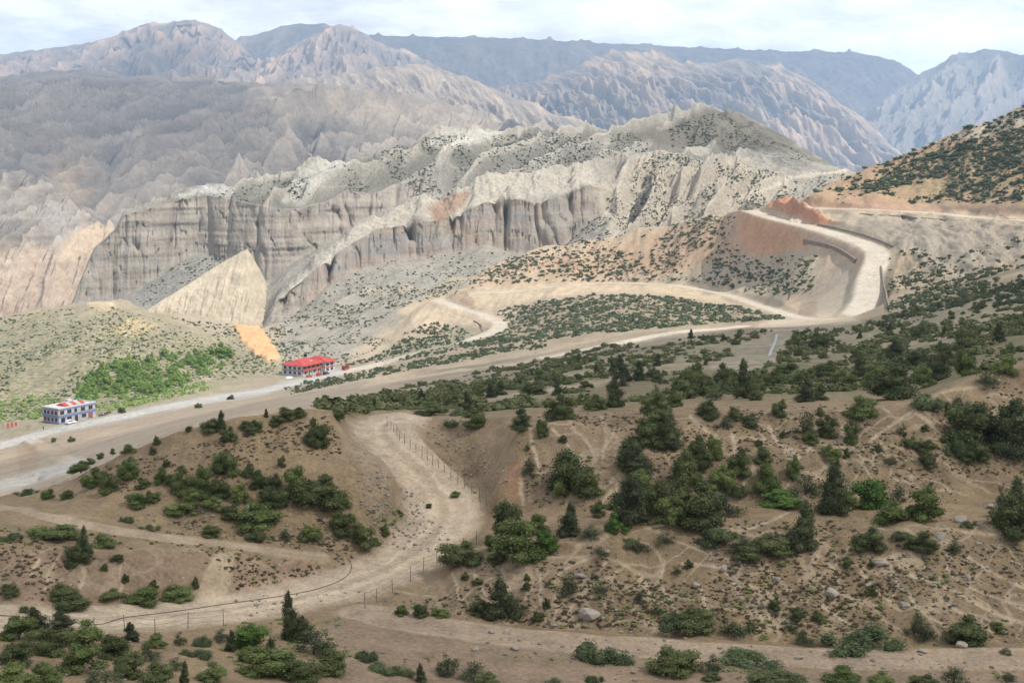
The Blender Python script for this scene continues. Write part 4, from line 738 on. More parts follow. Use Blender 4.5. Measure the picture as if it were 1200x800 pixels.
for p in PL:
    size = 'large' if p[3]*p[4] > 700 else 'small' if p[3]*p[4] < 200 else 'medium'
    classes.setdefault((p[0], p[5], size), []).append(p)
npl = 0
for (zone, kind, size), ps in classes.items():
    ps.sort(key=lambda p: p[1]); n = len(ps)
    for i, p in enumerate(ps):
        q = N.pick(p[1], p[2]-1)
        if q is None: continue
        npl += 1
        base = f'{size} {KW[kind]} {ZW[zone]}'
        lab = base if n == 1 else f'{ORD[i]} {"of" if i == 0 else "of"} {CNT[n]} {size} {KW[kind]}s {ZW[zone]}' if i < n-1 else f'rightmost of {CNT[n]} {size} {KW[kind]}s {ZW[zone]}'
        s = q[1]/F/.985; q[2] -= .04*p[4]*s; q[1] += .25*p[3]*s
        q[2] = max(q[2], N.height(q[0], q[1])[0]-.12*p[4]*s)
        plant(kind, q, p[3]*s*1.28, p[4]*s*1.22, lab, f'{ {"J": "junipers", "M": "juniper mats"}.get(kind, "shrubs") } {ZW[zone]}', parts=p[3]*p[4] > 150)
print('listed plants', npl, time.time()-T0)
def in_poly(x, y, pts): return poly_sd(np.array([x]), np.array([y]), pts)[0] < 0
def scatter(pts, n, sheet=N, clump=None, kr=None, seed=0):
    """points spread over a patch of ground, thinned to natural clumps; (x, y, z) rows"""
    r = np.random.default_rng(seed); a = np.array(pts, float); out = []; tries = 0
    while len(out) < n and tries < n*12:
        m = n; px = r.uniform(a[:, 0].min(), a[:, 0].max(), m); py = r.uniform(a[:, 1].min(), a[:, 1].max(), m); tries += m
        ok = poly_sd(px, py, pts) < 0
        for x, y in zip(px[ok], py[ok]):
            if len(out) >= n: break
            q = sheet.pick(x, y, kr)
            if q is None or q[1] > 1500: continue
            if clump and vnoise(np.array([q[0]/clump[0]]), np.array([q[1]/clump[1]]), 91)[0]+.5*vnoise(np.array([q[0]/clump[0]*2.3]), np.array([q[1]/clump[1]*2.3]), 92)[0] < r.uniform(clump[2]-.35, clump[2]+.35): continue
            out.append(q)
    return np.array(out)
ROADXY = [(np.array(RL[k])[:, :2], ROADS[k][1]) for k in RL]
EXCL = [OUT, [(838,432),(868,402),(920,386),(934,392),(908,424),(872,442)], [(550,468),(600,460),(680,448),(740,438),(745,446),(680,458),(600,472),(552,478)], [(620,468),(700,456),(790,449),(800,461),(640,480)], [(900,428),(960,424),(985,430),(930,436)], [(1060,404),(1130,396),(1140,404),(1075,412)], [(400,476),(470,470),(480,476),(420,482)]]
def off_roads(P, extra=.8):
    ok = np.ones(len(P), bool)
    for L, h in ROADXY:
        for i in range(0, len(L), 1): ok &= np.hypot(P[:, 0]-L[i, 0], P[:, 1]-L[i, 1]) > h+extra
    px, py = proj(P[:, 0], P[:, 1], P[:, 2])
    for e in EXCL: ok &= poly_sd(px, py, e) > 2*vnoise(px/6, py/6, 3)
    return P[ok]
DARKVEG = [(480,478),(560,455),(640,430),(800,396),(900,388),(1000,386),(1040,370),(1100,352),(1200,330),(1330,300),(1330,415),(1200,412),(1100,436),(1050,456),(800,468),(600,486)]
for k, (kind, n, lab) in enumerate((('J', 36, 'one of the dark junipers scattered over the shaded terrace'), ('B', 110, 'one of the dark bushes scattered over the shaded terrace'), ('G', 110, 'one of the mid green shrubs scattered over the shaded terrace'), ('L', 80, 'one of the grey green shrubs scattered over the shaded terrace'))):
    P = off_roads(scatter(DARKVEG, n, N, (40, 28, -.1), (10.2, 17.5), 200+k))
    for q in P:
        w = rng.uniform(1.4, 3.2)*(1.0 if kind != 'J' else .8); h = w*(rng.uniform(1.0, 1.7) if kind == 'J' else rng.uniform(.5, .85)); q[2] -= .05*h
        plant(kind, q, w, h, lab, {'J': 'junipers over the shaded terrace'}.get(kind, 'shrubs over the shaded terrace')+(', '+KW[kind]), parts=q[1] < 260)
# the willow grove by the road
GROVE = [(84,476),(92,454),(110,438),(140,422),(200,414),(250,410),(282,414),(270,424),(248,440),(205,456),(150,470),(120,464),(104,478)]
P = scatter(GROVE, 190, N, None, (15, 20), 300); P = P[np.argsort(-P[:, 1])]
for q in P:
    h = rng.uniform(3.0, 6.0); q[2] -= .3; plant('P', q, h*rng.uniform(.8, 1.15), h*.85, 'bright green willow in the grove beyond the blue and white hotel', 'willows of the roadside grove')
for (px, py, w, h, lab) in ((262,418,26,18,'lone round willow at the upper end of the roadside grove'), (148,438,22,24,'tall dark green willow at the middle of the roadside grove'), (118,448,22,26,'tall willow at the hotel end of the grove')):
    q = N.pick(px, py, (15, 20)); s = q[1]/F; plant('P', q, w*s, h*s, lab, 'willows of the roadside grove')
# ---- scrub: thousands of tufts nobody could count
def tuft_lib(n, nq, size, r0, flat=.6):
    L = []
    for v in range(n):
        r = np.random.default_rng(r0+v); cl = [(r.uniform(-.2, .2), r.uniform(-.2, .2), .25, r.uniform(.25, .42), r.uniform(.25, .42), r.uniform(.3, .5)*flat/.6) for _ in range(3)]
        L.append(leaves(cl, nq, size, r, core=True))
    return L
TL_FAR, TL_MID = tuft_lib(6, 26, .17, 500), tuft_lib(6, 110, .10, 520)
def scrub(name, P, wmin, wmax, hr, material, lib, label, seed=1):
    r = np.random.default_rng(seed); CO, FA, n0 = [], [], 0
    for q in P:
        co, f = lib[r.integers(len(lib))]; w = wmin*(wmax/wmin)**(r.random()**1.6); a = r.uniform(0, 6.28); c, s_ = math.cos(a)*w, math.sin(a)*w; h = w*hr*r.uniform(.7, 1.3)
        CO.append(np.stack((q[0]+co[:, 0]*c-co[:, 1]*s_, q[1]+co[:, 0]*s_+co[:, 1]*c, q[2]-.06*h+co[:, 2]*h), 1)); FA.append(f+n0); n0 += len(co)
    me = raw_mesh(name, np.vstack(CO), np.vstack(FA), False); me.materials.append(MF[material]); o = bpy.data.objects.new(name, me); COL.objects.link(o); o['kind'] = 'stuff'; o['label'] = label
    return o
Sx = lambda *z: np.vstack([off_roads(scatter(*a)) if a[2] is N else scatter(*a) for a in z])
scrub('scrub', Sx(([(540,338),(620,296),(760,262),(860,250),(866,292),(930,330),(925,352),(800,328),(640,330)], 1500, N, (30, 30, -.25), (17, 20.6), 1), ([(598,384),(580,366),(600,360),(640,352),(700,345),(780,347),(860,358),(920,374),(800,382),(640,398),(540,408),(575,395)], 2400, N, (22, 22, -.5), (13.6, 18.6), 2),
   ([(900,300),(960,300),(950,345),(900,340)], 160, N, None, (14, 19), 3)), 1.3, 4.4, .55, 'S', TL_FAR, 'grey green scrub dotting the sunlit slopes around the upper tracks', 1)
scrub('scrub', Sx(([(935,238),(1000,200),(1200,124),(1400,100),(1400,240),(1100,238)], 1700, N, (30, 30, -.2), (19.4, 21.2), 4), ([(1000,222),(1110,172),(1200,148),(1400,120),(1400,232),(1200,230),(1060,234)], 2300, N, (34, 34, -.12), (19.4, 21.2), 5)), 1.0, 6.0, .55, 'S', TL_FAR, 'dense scrub covering the hill above the upper road', 2)
scrub('scrub', Sx(([(1060,262),(1330,270),(1330,300),(1110,320)], 120, N, (18, 16, .3), (13, 19), 46), ([(1042,298),(1080,290),(1110,318),(1200,310),(1330,290),(1330,345),(1100,365),(1040,375)], 1300, N, (24, 20, -.3), (12, 18), 6), ([(330,452),(420,436),(560,410),(640,398),(640,408),(480,434),(340,462)], 700, N, (25, 20, -.4), (12.4, 15.7), 7),
   ([(400,428),(440,418),(478,394),(500,396),(540,384),(560,397),(600,392),(610,400),(560,408),(450,426)], 700, N, (20, 20, -.3), (14.8, 19), 8), ([(470,392),(508,378),(540,382),(520,392)], 120, N, None, (15, 19), 9)), 1.0, 3.6, .6, 'S', TL_MID, 'green scrub on the slopes beside the main road', 3)
scrub('scrub', Sx(([(-100,500),(-100,390),(60,362),(130,360),(300,405),(330,430),(200,462),(60,490)], 3600, N, (30, 30, -.4), (15.6, 20.4), 10), ([(270,440),(300,405),(420,390),(460,400),(400,428),(320,440)], 700, N, (25, 25, -.4), (15.6, 19), 11)), .7, 2.6, .55, 'E', TL_FAR, 'olive scrub over the valley slopes around the grove', 4)
scrub('scrub', Sx(([(300,420),(330,378),(420,322),(560,300),(640,302),(560,338),(480,356),(400,400)], 1300, N, (30, 30, -.3), (16.5, 21.2), 12), ([(200,372),(260,380),(330,376),(330,400),(260,396)], 260, N, None, (16.5, 21), 13), ([(330,375),(440,305),(600,292),(600,330),(480,350),(400,385)], 500, D, (30, 30, -.3), (0, 1.02), 14),
   ([(660,292),(705,240),(770,178),(860,188),(940,212),(990,202),(990,225),(860,258),(760,282)], 2200, D, (22, 26, -.2), (.2, 4), 15), ([(330,215),(500,160),(740,155),(770,175),(560,222),(440,262),(400,225),(340,235)], 2400, D, (26, 40, -.1), (3.2, 7.2), 16),
   ([(760,160),(840,130),(960,190),(870,180),(800,180)], 800, D, (30, 30, -.3), (5, 7.2), 17), ([(145,358),(215,305),(262,298),(258,315),(205,360)], 260, D, None, (3.6, 5.2), 18), ([(170,245),(300,215),(330,210),(310,240),(230,228)], 120, D, None, (6, 7.2), 19)), .8, 3.0, .6, 'S', TL_FAR, 'small dark bushes dotting the grey scree and badland slopes', 5)
scrub('undergrowth', Sx(([(300,486),(400,470),(500,449),(560,437),(640,415),(740,398),(740,410),(640,440),(560,462),(480,480),(400,484),(330,498)], 800, N, (30, 20, -.2), (9.4, 13.2), 28), (DARKVEG, 2300, N, (46, 22, .0), (10.2, 17.5), 20), ([(860,440),(940,400),(1200,380),(1330,360),(1330,415),(1050,455)], 500, N, (30, 20, -.4), (10, 14), 21)), 1.0, 4.2, .5, 'U', TL_MID, 'dark low undergrowth between the bushes of the shaded terrace', 6)
scrub('undergrowth', Sx((GROVE, 420, N, None, (15, 20), 22), ([(90,480),(240,448),(250,456),(130,482)], 260, N, None, (15, 20), 23), ([(-40,500),(0,470),(60,462),(70,480),(40,492)], 260, N, None, (15, 20), 24)), 1.0, 3.4, .7, 'P', TL_MID, 'bright green growth at the foot of the willow grove', 7)
scrub('herbs', Sx(([(-60,600),(0,590),(200,600),(420,640),(560,640),(640,650),(700,620),(1300,590),(1300,815),(-60,815)], 1500, N, (7, 5, .25), (2, 7.6), 25), ([(430,600),(510,590),(505,612),(470,628),(430,640)], 120, N, None, (6, 9), 26), ([(600,490),(1300,470),(1300,600),(620,600)], 400, N, (7, 6, .2), (6.5, 9.6), 27)), .15, .7, .35, 'G', TL_FAR, 'small herbs and grass tufts between the stones', 8)
scrub('dry_grass', Sx(([(470,700),(600,640),(800,600),(1300,600),(1300,750),(800,740),(560,735)], 2600, N, (6, 5, 0.), (4.6, 6.3), 41), ([(600,490),(1300,440),(1300,590),(620,600)], 2200, N, (6, 5, 0.), (6.8, 9.6), 42), ([(-60,600),(420,640),(400,690),(-60,706)], 900, N, (6, 5, 0.), (4.6, 7.5), 43), ([(100,550),(390,485),(430,640),(240,640)], 900, N, (6, 5, .1), (6.8, 9.4), 44)), .15, .55, .5, 'D', TL_FAR, 'dry brown tufts between the trodden tracks', 9)
print('scrub', time.time()-T0)
# ---------------------------------------------------------------- stones
M_STONE, nt_, b_ = mat('grey field stone'); g_ = NT(nt_)
oi_ = g_.n('ShaderNodeObjectInfo').outputs['Random']; ge_ = g_.n('ShaderNodeNewGeometry').outputs['Random Per Island']
g_.l(g_.mix(g_.math('MULTIPLY', g_.noise(3, 5, .6), 1.), g_.mix(oi_, (.17, .15, .13), (.30, .27, .23)), g_.mix(ge_, (.24, .205, .17), (.46, .41, .35))), b_.inputs['Base Color'])
def rock(r, sub=2):
    bm = bmesh.new(); bmesh.ops.create_icosphere(bm, subdivisions=sub, radius=.5)
    pl = r.normal(size=(9, 3)); pl /= np.linalg.norm(pl, axis=1)[:, None]; of = r.uniform(.26, .44, 9)
    for v in bm.verts:
        c = np.array(v.co)
        for n_, o_ in zip(pl, of):
            d_ = c@n_-o_
            if d_ > 0: c = c-n_*d_
        v.co = c
    co = np.array([v.co[:] for v in bm.verts]); f = np.array([[v.index for v in x.verts] for x in bm.faces]); bm.free(); return co, f
ROCKS = [rock(np.random.default_rng(900+i), 2) for i in range(8)]; PEB = [rock(np.random.default_rng(950+i), 1) for i in range(6)]
RM = []
for co, f in ROCKS: me = raw_mesh('boulder', co, f, False); me.materials.append(M_STONE); RM.append(me)
BO = [(1128,613,20,9,'pale flat boulder below the slabs of the stony bench'),(1165,597,15,6,'thin pale slab above the flat boulder on the bench'),(976,702,16,13,'rounded grey boulder alone amid the animal tracks'),(1034,665,17,9,'flat grey boulder at the top of the tracked bank'),(1135,681,7,8,'small upright grey stone among the tracks'),
 (911,684,11,9,'brown boulder half sunk in the tracked bank'),(895,714,8,10,'small pointed stone low on the tracked bank'),(1061,713,13,8,'grey stone beside the loose shrub of the lower bank'),(1104,633,14,10,'grey boulder touching a dark shrub on the bench'),(1128,760,15,8,'white stone on the edge of the bottom strip'),
 (1082,766,11,5,'flat pale stone lying on the bottom strip'),(937,773,10,5,'pale stone in the middle of the bottom strip'),(848,671,9,9,'grey stone at the upper edge of the tracked bank'),(816,691,11,9,'grey stone below the bench edge'),(691,730,27,18,'largest grey boulder at the foot of the tracked bank'),
 (648,735,9,5,'small stone just left of the largest boulder'),(594,744,9,5,'pale stone on the upper edge of the bottom strip'),(576,743,8,6,'pale stone left of its twin along the bottom strip'),(603,763,10,6,'pale stone below the bottom strip'),(680,679,15,8,'white boulder resting beside a loose shrub on the bank'),
 (558,763,7,4,'small pale stone on the lower verge of the strip'),(1177,744,13,7,'square block above the end of the bottom strip'),(292,600,12,8,'pale boulder in the stony gully of the scrubby bank'),(301,603,9,6,'smaller pale boulder next to it in the stony gully'),(283,604,8,5,'lowest pale stone in the gully of the scrubby bank'),(1018,690,8,6,'grey stone under a small dark shrub'),(1148,640,8,5,'small stone on the right of the bench')]
for i, (px, py, w, h, lab) in enumerate(BO):
    q = N.pick(px, py-1); s = q[1]/F; o = bpy.data.objects.new('boulder', RM[i % 8]); COL.objects.link(o); o.location = (q[0], q[1]+.3*w*s, q[2]+.30*h*s); o.scale = (w*s*1.2, w*s*1.0, h*s*1.35); o.rotation_euler = (0, 0, rng.uniform(-.6, .6))
    o['label'] = lab; o['category'] = 'boulder'; o['group'] = 'boulders on the near banks'
P = np.vstack((scatter([(480,660),(1300,600),(1300,745),(480,740)], 1000, N, (8, 6, .25), (4.4, 7.6), 31), scatter([(600,490),(1300,470),(1300,600),(620,600)], 700, N, (8, 6, .15), (6.5, 9.8), 32), scatter([(-60,640),(1300,745),(1300,815),(-60,815)], 700, N, (8, 6, .2), (2, 5.2), 33), scatter([(390,500),(500,590),(540,650),(440,640)], 500, N, None, (6.5, 10), 34), scatter([(490,490),(545,490),(600,560),(560,590)], 300, N, None, (8, 10.4), 35), scatter([(100,600),(420,480),(440,650),(240,640)], 400, N, (8, 6, .2), (6.5, 10), 36)))
r = np.random.default_rng(77); CO, FA, n0 = [], [], 0
for q in P:
    co, f = PEB[r.integers(6)]; w = .09*(5.0)**(r.random()**2.2); a = r.uniform(0, 6.28); c, s_ = math.cos(a)*w, math.sin(a)*w
    CO.append(np.stack((q[0]+co[:, 0]*c-co[:, 1]*s_, q[1]+co[:, 0]*s_+co[:, 1]*c, q[2]+.15*w+co[:, 2]*w*.7), 1)); FA.append(f+n0); n0 += len(co)
me = raw_mesh('gravel', np.vstack(CO), np.vstack(FA), False); me.materials.append(M_STONE); o = bpy.data.objects.new('gravel', me); COL.objects.link(o); o['kind'] = 'stuff'; o['label'] = 'loose stones littering the trodden banks'
# ---------------------------------------------------------------- buildings, vehicles, fences, walls
def colmat(name, c, rough=.7, metal=0., var=.12, sc=1.2):
    m, nt, b = mat(name); g = NT(nt); b.inputs['Roughness'].default_value = rough; b.inputs['Metallic'].default_value = metal
    k = g.rng(g.noise(sc, 4, .6), .3, .7, 1-var, 1+var); cc = g.n('ShaderNodeCombineColor'); [g.l(k, cc.inputs[i]) for i in range(3)]
    g.l(g.mix(1., c, cc.outputs[0], 'MULTIPLY'), b.inputs['Base Color']); return m
WHITE, BLUE, REDW, REDR = colmat('whitewash', (.50,.51,.53)), colmat('blue grey paint', (.16,.21,.36)), colmat('brick red paint', (.36,.10,.07)), colmat('red sheet roof', (.40,.06,.05), .6, 0, .25, .8)
GLASS, DARK, CONC, GREENP = colmat('dark window glass', (.03,.035,.045), .15), colmat('dark opening', (.03,.025,.02)), colmat('pale concrete', (.50,.48,.44)), colmat('green plastic', (.05,.33,.20), .4)
GREYR, WOOD, RUBBER, STEEL = colmat('grey sheet roof', (.38,.38,.36), .5), colmat('brown wood', (.24,.10,.06)), colmat('black rubber', (.02,.02,.02)), colmat('weathered post', (.15,.13,.12))
DRAIN = colmat('grey concrete', (.36,.36,.365))
CARW, CARR, CARD, BLACKP = colmat('white car paint', (.75,.76,.78), .3, 0, .03), colmat('red car paint', (.45,.05,.04), .3, 0, .03), colmat('dark car paint', (.04,.05,.07), .3, 0, .03), colmat('black pipe', (.05,.045,.04), .5)
SKIN, CLOTH, MASON, BRICKS, TARP = colmat('skin', (.35,.20,.13)), colmat('dark clothes', (.04,.045,.06)), colmat('dry stone masonry', (.20,.17,.14), .95, 0, .45, 1.6), colmat('stacked bricks', (.33,.16,.10), .9, 0, .3, 3), colmat('white tarpaulin', (.70,.72,.74), .6)
def bx(bm, x0, x1, y0, y1, z0, z1):
    v = [bm.verts.new(p) for p in ((x0,y0,z0),(x1,y0,z0),(x1,y1,z0),(x0,y1,z0),(x0,y0,z1),(x1,y0,z1),(x1,y1,z1),(x0,y1,z1))]
    for f in ((3,2,1,0),(4,5,6,7),(0,1,5,4),(1,2,6,5),(2,3,7,6),(3,0,4,7)): bm.faces.new([v[i] for i in f])
def poly(bm, pts, faces):
    v = [bm.verts.new(p) for p in pts]
    for f in faces: bm.faces.new([v[i] for i in f])
def cyl(bm, c, r, h, axis='z', n=14, r2=None):
    r2 = r if r2 is None else r2; a = [6.2832*i/n for i in range(n)]
    def P(u, w, t): return {'z': (c[0]+u, c[1]+w, c[2]+t), 'y': (c[0]+u, c[1]+t, c[2]+w), 'x': (c[0]+t, c[1]+u, c[2]+w)}[axis]
    A = [bm.verts.new(P(r*math.cos(t), r*math.sin(t), 0)) for t in a]; B = [bm.verts.new(P(r2*math.cos(t), r2*math.sin(t), h)) for t in a]
    for i in range(n): bm.faces.new((A[i], A[(i+1) % n], B[(i+1) % n], B[i]))
    bm.faces.new(A[::-1]); bm.faces.new(B)
def obj(name, fn, material, parent=None, bevel=0):
    bm = bmesh.new(); fn(bm)
    if bevel: bmesh.ops.bevel(bm, geom=bm.edges[:], offset=bevel, segments=2, affect='EDGES')
    bmesh.ops.recalc_face_normals(bm, faces=bm.faces[:]); me = bpy.data.meshes.new(name); bm.to_mesh(me); bm.free(); me.materials.append(material)
    o = bpy.data.objects.new(name, me); COL.objects.link(o)
    if parent: o.parent = parent
    return o
def thing(name, label, cat, loc, yaw=0, group=None):
    o = bpy.data.objects.new(name, None); o.empty_display_size = .5; COL.objects.link(o); o.location = loc; o.rotation_euler = (0, 0, math.radians(yaw)); tag(o, label, cat, group); return o
def tag(o, label, cat, group=None):
    o['label'] = label; o['category'] = cat
    if group: o['group'] = group
    return o
def copy_tree(o, parent=None):
    c = o.copy(); COL.objects.link(c); c.parent = parent
    for ch in list(o.children): copy_tree(ch, c)
    return c
def window(parent, x, y, z, w, h, side=False, frame=None):
    """frame proud of the wall with the pane and a sill as its own pieces; on the front wall (y) or the left wall (x)"""
    T = (lambda a, b, c, d, e, f: (c, d, a, b, e, f)) if side else (lambda *a: a); s0 = x if side else y; a0 = y if side else x
    def fr(bm):
        for q in ((a0-.12, a0, z-.1, z+h+.12), (a0+w, a0+w+.12, z-.1, z+h+.12), (a0, a0+w, z+h, z+h+.12), (a0, a0+w, z-.1, z), (a0+w/2-.04, a0+w/2+.04, z, z+h)): bx(bm, *T(q[0], q[1], s0-.09, s0-.004, q[2], q[3]))
    f = obj('window', fr, frame or WOOD, parent)
    obj('pane', lambda bm: bx(bm, *T(a0+.002, a0+w-.002, s0-.03, s0-.006, z+.002, z+h-.002)), GLASS, f)
    obj('sill', lambda bm: bx(bm, *T(a0-.2, a0+w+.2, s0-.2, s0-.092, z-.2, z-.102)), WHITE, f)
# the two storey guest house with blue bands
q, yaw = PADS['blue']
h = thing('guest_house', 'white two storey flat roofed building with blue bands beside the grey road', 'building', q, yaw); h.scale = (1, 1, 1.1)
obj('wall', lambda bm: bx(bm, 0, 19, 0, 9.5, -1.2, 5.5), colmat('lilac grey wash', (.36,.38,.44), .8, 0, .25, .7), h)
obj('roof', lambda bm: bx(bm, .25, 18.75, .25, 9.25, 5.503, 5.6), CONC, h)
def par(bm):
    for a in ((-.25,19.25,-.25,.22),(-.25,19.25,9.28,9.75),(-.25,.22,.223,9.277),(18.78,19.25,.223,9.277)): bx(bm, *a, 5.52, 6.0)
obj('parapet', par, WHITE, h)
for z0, z1, e in ((2.55, 3.1, .16), (4.95, 5.4, .12), (2.14, 2.45, .06), (3.12, 3.24, .05)):
    obj('band', lambda bm: [bx(bm, -e, 19+e, -e, -.003, z0, z1), bx(bm, -e, -.003, 0, 9.5+e, z0, z1)], BLUE, h)
obj('plinth', lambda bm: [bx(bm, -.1, -.003, -.1, 9.6, -1.2, .55), bx(bm, 0, 4, -.1, -.003, -1.2, .45)], BLUE, h)
for x in (.9, 4.6, 8.2, 11.6, 15.6): window(h, x, 0, 3.35, 1.9 if x != 8.2 else 1.2, 1.35)
for x in (4.4, 11.9): window(h, x, 0, .85, 2.1, 1.25)
for y in (.9, 3.1, 5.4, 7.4): window(h, 0, y, 3.4, 1.15, 1.2, True); window(h, 0, y, .85, 1.15, 1.2, True)
for x, w, m_ in ((1.3, 1.8, GLASS), (8.4, 1.3, DARK), (15.4, 2.0, WOOD)): d_ = obj('door', lambda bm: bx(bm, x, x+w, -.06, -.004, -.05, 2.1), m_, h); obj('door_frame', lambda bm: [bx(bm, x-.14, x-.002, -.1, -.004, -.05, 2.16), bx(bm, x+w+.002, x+w+.14, -.1, -.004, -.05, 2.16)], REDW, d_)
for i in range(5):
    x = 5.4+i*2.05
    o = obj('roof_cover', lambda bm: poly(bm, [(x,2.2,5.9),(x+2.03,2.2,5.9),(x+2.03,4.9,6.75),(x,4.9,6.75),(x+2.03,7.4,5.9),(x,7.4,5.9),(x,2.2,5.6),(x+2.03,2.2,5.6),(x+2.03,7.4,5.6),(x,7.4,5.6)], [(0,1,2,3),(3,2,4,5),(6,7,1,0),(9,5,4,8),(0,3,5,9,6),(1,7,8,4,2)]), (REDR, GREYR)[i % 2], h)
    o['label'] = ('red', 'grey')[i % 2]+' sheet roof panel over the stairwell'
obj('stair_head', lambda bm: bx(bm, 11.5, 13.6, 7.6, 9.2, 5.61, 7.0), WHITE, h)
def rot(q, yaw, x, y, z=0): c, s = math.cos(math.radians(yaw)), math.sin(math.radians(yaw)); return (q[0]+x*c-y*s, q[1]+x*s+y*c, q[2]+z)
t = thing('water_tank', 'green plastic water tank on the roof of the white and blue building', 'water tank', rot(q, yaw, 16.6, 6.8, 6.16))
obj('tank', lambda bm: cyl(bm, (0,0,.15), .85, 1.05), GREENP, t); obj('lid', lambda bm: cyl(bm, (0,0,1.203), .5, .18, r2=.3), GREENP, t); obj('stand', lambda bm: bx(bm, -.9, .9, -.9, .9, 0, .148), CONC, t)
for i in range(4):
    p = rot(q, yaw, 10.6+i*1.35, -1.7, 0); tag(obj('whitewashed_block', lambda bm: bx(bm, -.3, .3, -.22, .22, 0, .42), WHITE, None, .04), f'{("leftmost", "second", "third", "rightmost")[i]} of the four whitewashed blocks before the blue banded building', 'block', 'whitewashed blocks before the guest house').location = p
# vehicles
def car(kind, paint, loc, yaw, label, L=4.6, W=1.8, H=1.75):
    t = thing(kind, label, 'car' if kind != 'van' else 'van', loc, yaw)
    side = [(-L/2,.42),(-L/2,.95),(-L/2+.12,1.05),(L*.22,1.02),(L/2-.1,.86),(L/2,.7),(L/2,.42)] if kind != 'van' else [(-L/2,.42),(-L/2,1.1),(L/2-.5,1.1),(L/2,.9),(L/2,.42)]
    cab = [(-L/2+.15,1.052),(-L/2+.42,H),(L*.08,H),(L*.22,1.022)] if kind != 'van' else [(-L/2,1.102),(-L/2+.05,H),(L/2-1.1,H),(L/2-.5,1.102)]
    def ext(bm, pr, w):
        n = len(pr); v = [bm.verts.new((x, s*w/2, z)) for s in (-1, 1) for x, z in pr]
        bm.faces.new(v[:n]); bm.faces.new(v[n:][::-1])
        for i in range(n): bm.faces.new((v[i], v[(i+1) % n], v[n+(i+1) % n], v[n+i]))
    obj('body', lambda bm: ext(bm, side, W), paint, t, .05); obj('cabin', lambda bm: ext(bm, cab, W-.16), paint, t, .04)
    zc = (1.12, H-.16)
    obj('side_window', lambda bm: [bx(bm, cab[1][0]-.05, cab[2][0], s*(W/2-.079)-.004, s*(W/2-.079)+.004, *zc) for s in (-1, 1)], GLASS, t)
    obj('windscreen', lambda bm: poly(bm, [(cab[3][0]+.004,-W/2+.2,1.1),(cab[3][0]+.004,W/2-.2,1.1),(cab[2][0]+.03,W/2-.2,H-.05),(cab[2][0]+.03,-W/2+.2,H-.05),(cab[3][0]-.06,-W/2+.2,1.1),(cab[3][0]-.06,W/2-.2,1.1),(cab[2][0]-.03,W/2-.2,H-.05),(cab[2][0]-.03,-W/2+.2,H-.05)], [(0,1,2,3),(7,6,5,4),(0,4,5,1),(3,2,6,7),(0,3,7,4),(1,5,6,2)]), GLASS, t)
    for sx in (-1, 1):
        for sy in (-1, 1):
            w_ = obj('wheel', lambda bm: cyl(bm, (sx*L*.31, sy*(W/2-.12)-.1, .36), .36, .2, 'y'), RUBBER, t); obj('rim', lambda bm: cyl(bm, (sx*L*.31, sy*(W/2-.12)+(.102 if sy > 0 else -.13), .36), .2, .028, 'y'), GREYR, w_)
    for sy in (-1, 1): obj('headlight', lambda bm: bx(bm, L/2-.06, L/2+.012, sy*W*.36-.15, sy*W*.36+.15, .66, .8), CONC, t)
    return t
car('car', CARW, rot(q, yaw, 3.4, -3.2, .02), yaw+2, 'white off-road car parked before the blue banded building')
def motorbike(loc, yaw, label, paint):
    t = thing('motorcycle', label, 'motorcycle', loc, yaw, 'motorcycles parked beside the guest house')
    for x in (-.68, .68): w_ = obj('wheel', lambda bm: cyl(bm, (x, -.06, .32), .32, .12, 'y'), RUBBER, t); obj('rim', lambda bm: cyl(bm, (x, -.08, .32), .2, .16, 'y'), GREYR, w_)
    obj('frame', lambda bm: bx(bm, -.45, .4, -.14, .14, .3, .66), STEEL, t, .05); obj('fuel_tank', lambda bm: bx(bm, -.02, .42, -.18, .18, .665, .95), paint, t, .06)
    obj('seat', lambda bm: bx(bm, -.75, -.03, -.15, .15, .67, .84), RUBBER, t, .04); obj('handlebar', lambda bm: [bx(bm, .46, .52, -.4, .4, 1.02, 1.08), bx(bm, .5, .58, -.06, .06, .62, 1.018)], STEEL, t)
    obj('mudguard', lambda bm: bx(bm, -.95, -.5, -.09, .09, .665, .71), paint, t); return t
for i, (x, c, l) in enumerate(((20.6, CARD, 'dark motorcycle nearest the end wall of the guest house'), (22.2, CARW, 'white motorcycle second from the end wall of the guest house'), (23.8, CARD, 'dark motorcycle third from the end wall of the guest house'), (25.6, CARR, 'red motorcycle farthest from the end wall of the guest house'))):
    p = rot(q, yaw, x, -1.2+.2*i); motorbike((p[0], p[1], float(N.height(p[0], p[1])[0])+.02), yaw-62, l, c)
# the red roofed lodge
q2, yaw2 = PADS['red']
h = thing('lodge', 'two storey white lodge with a big red hipped roof beside the road', 'building', q2, yaw2)
obj('wall', lambda bm: [bx(bm, 0, 16.5, 0, 13, -1.5, 5.3), bx(bm, 16.503, 25, -2.6, 13, -1.5, 5.3)], WHITE, h)
obj('band', lambda bm: [bx(bm, -.2, 16.3, -1.1, -.004, 2.55, 2.95), bx(bm, -.2, -.004, 0, 13.2, 2.55, 2.95), bx(bm, 16.3, 25.2, -2.8, -2.604, 2.55, 2.95)], REDW, h)
obj('railing', lambda bm: [bx(bm, -.2, 16.3, -1.1, -1.02, 2.953, 3.75)], REDW, h)
for x in (.4, 4.2, 8.1, 12., 15.8): obj('pillar', lambda bm: bx(bm, x-.16, x+.16, -1.015, -.69, -.1, 2.547), WHITE, h); obj('pillar', lambda bm: bx(bm, x-.14, x+.14, -.99, -.71, 2.96, 5.2), REDW, h)
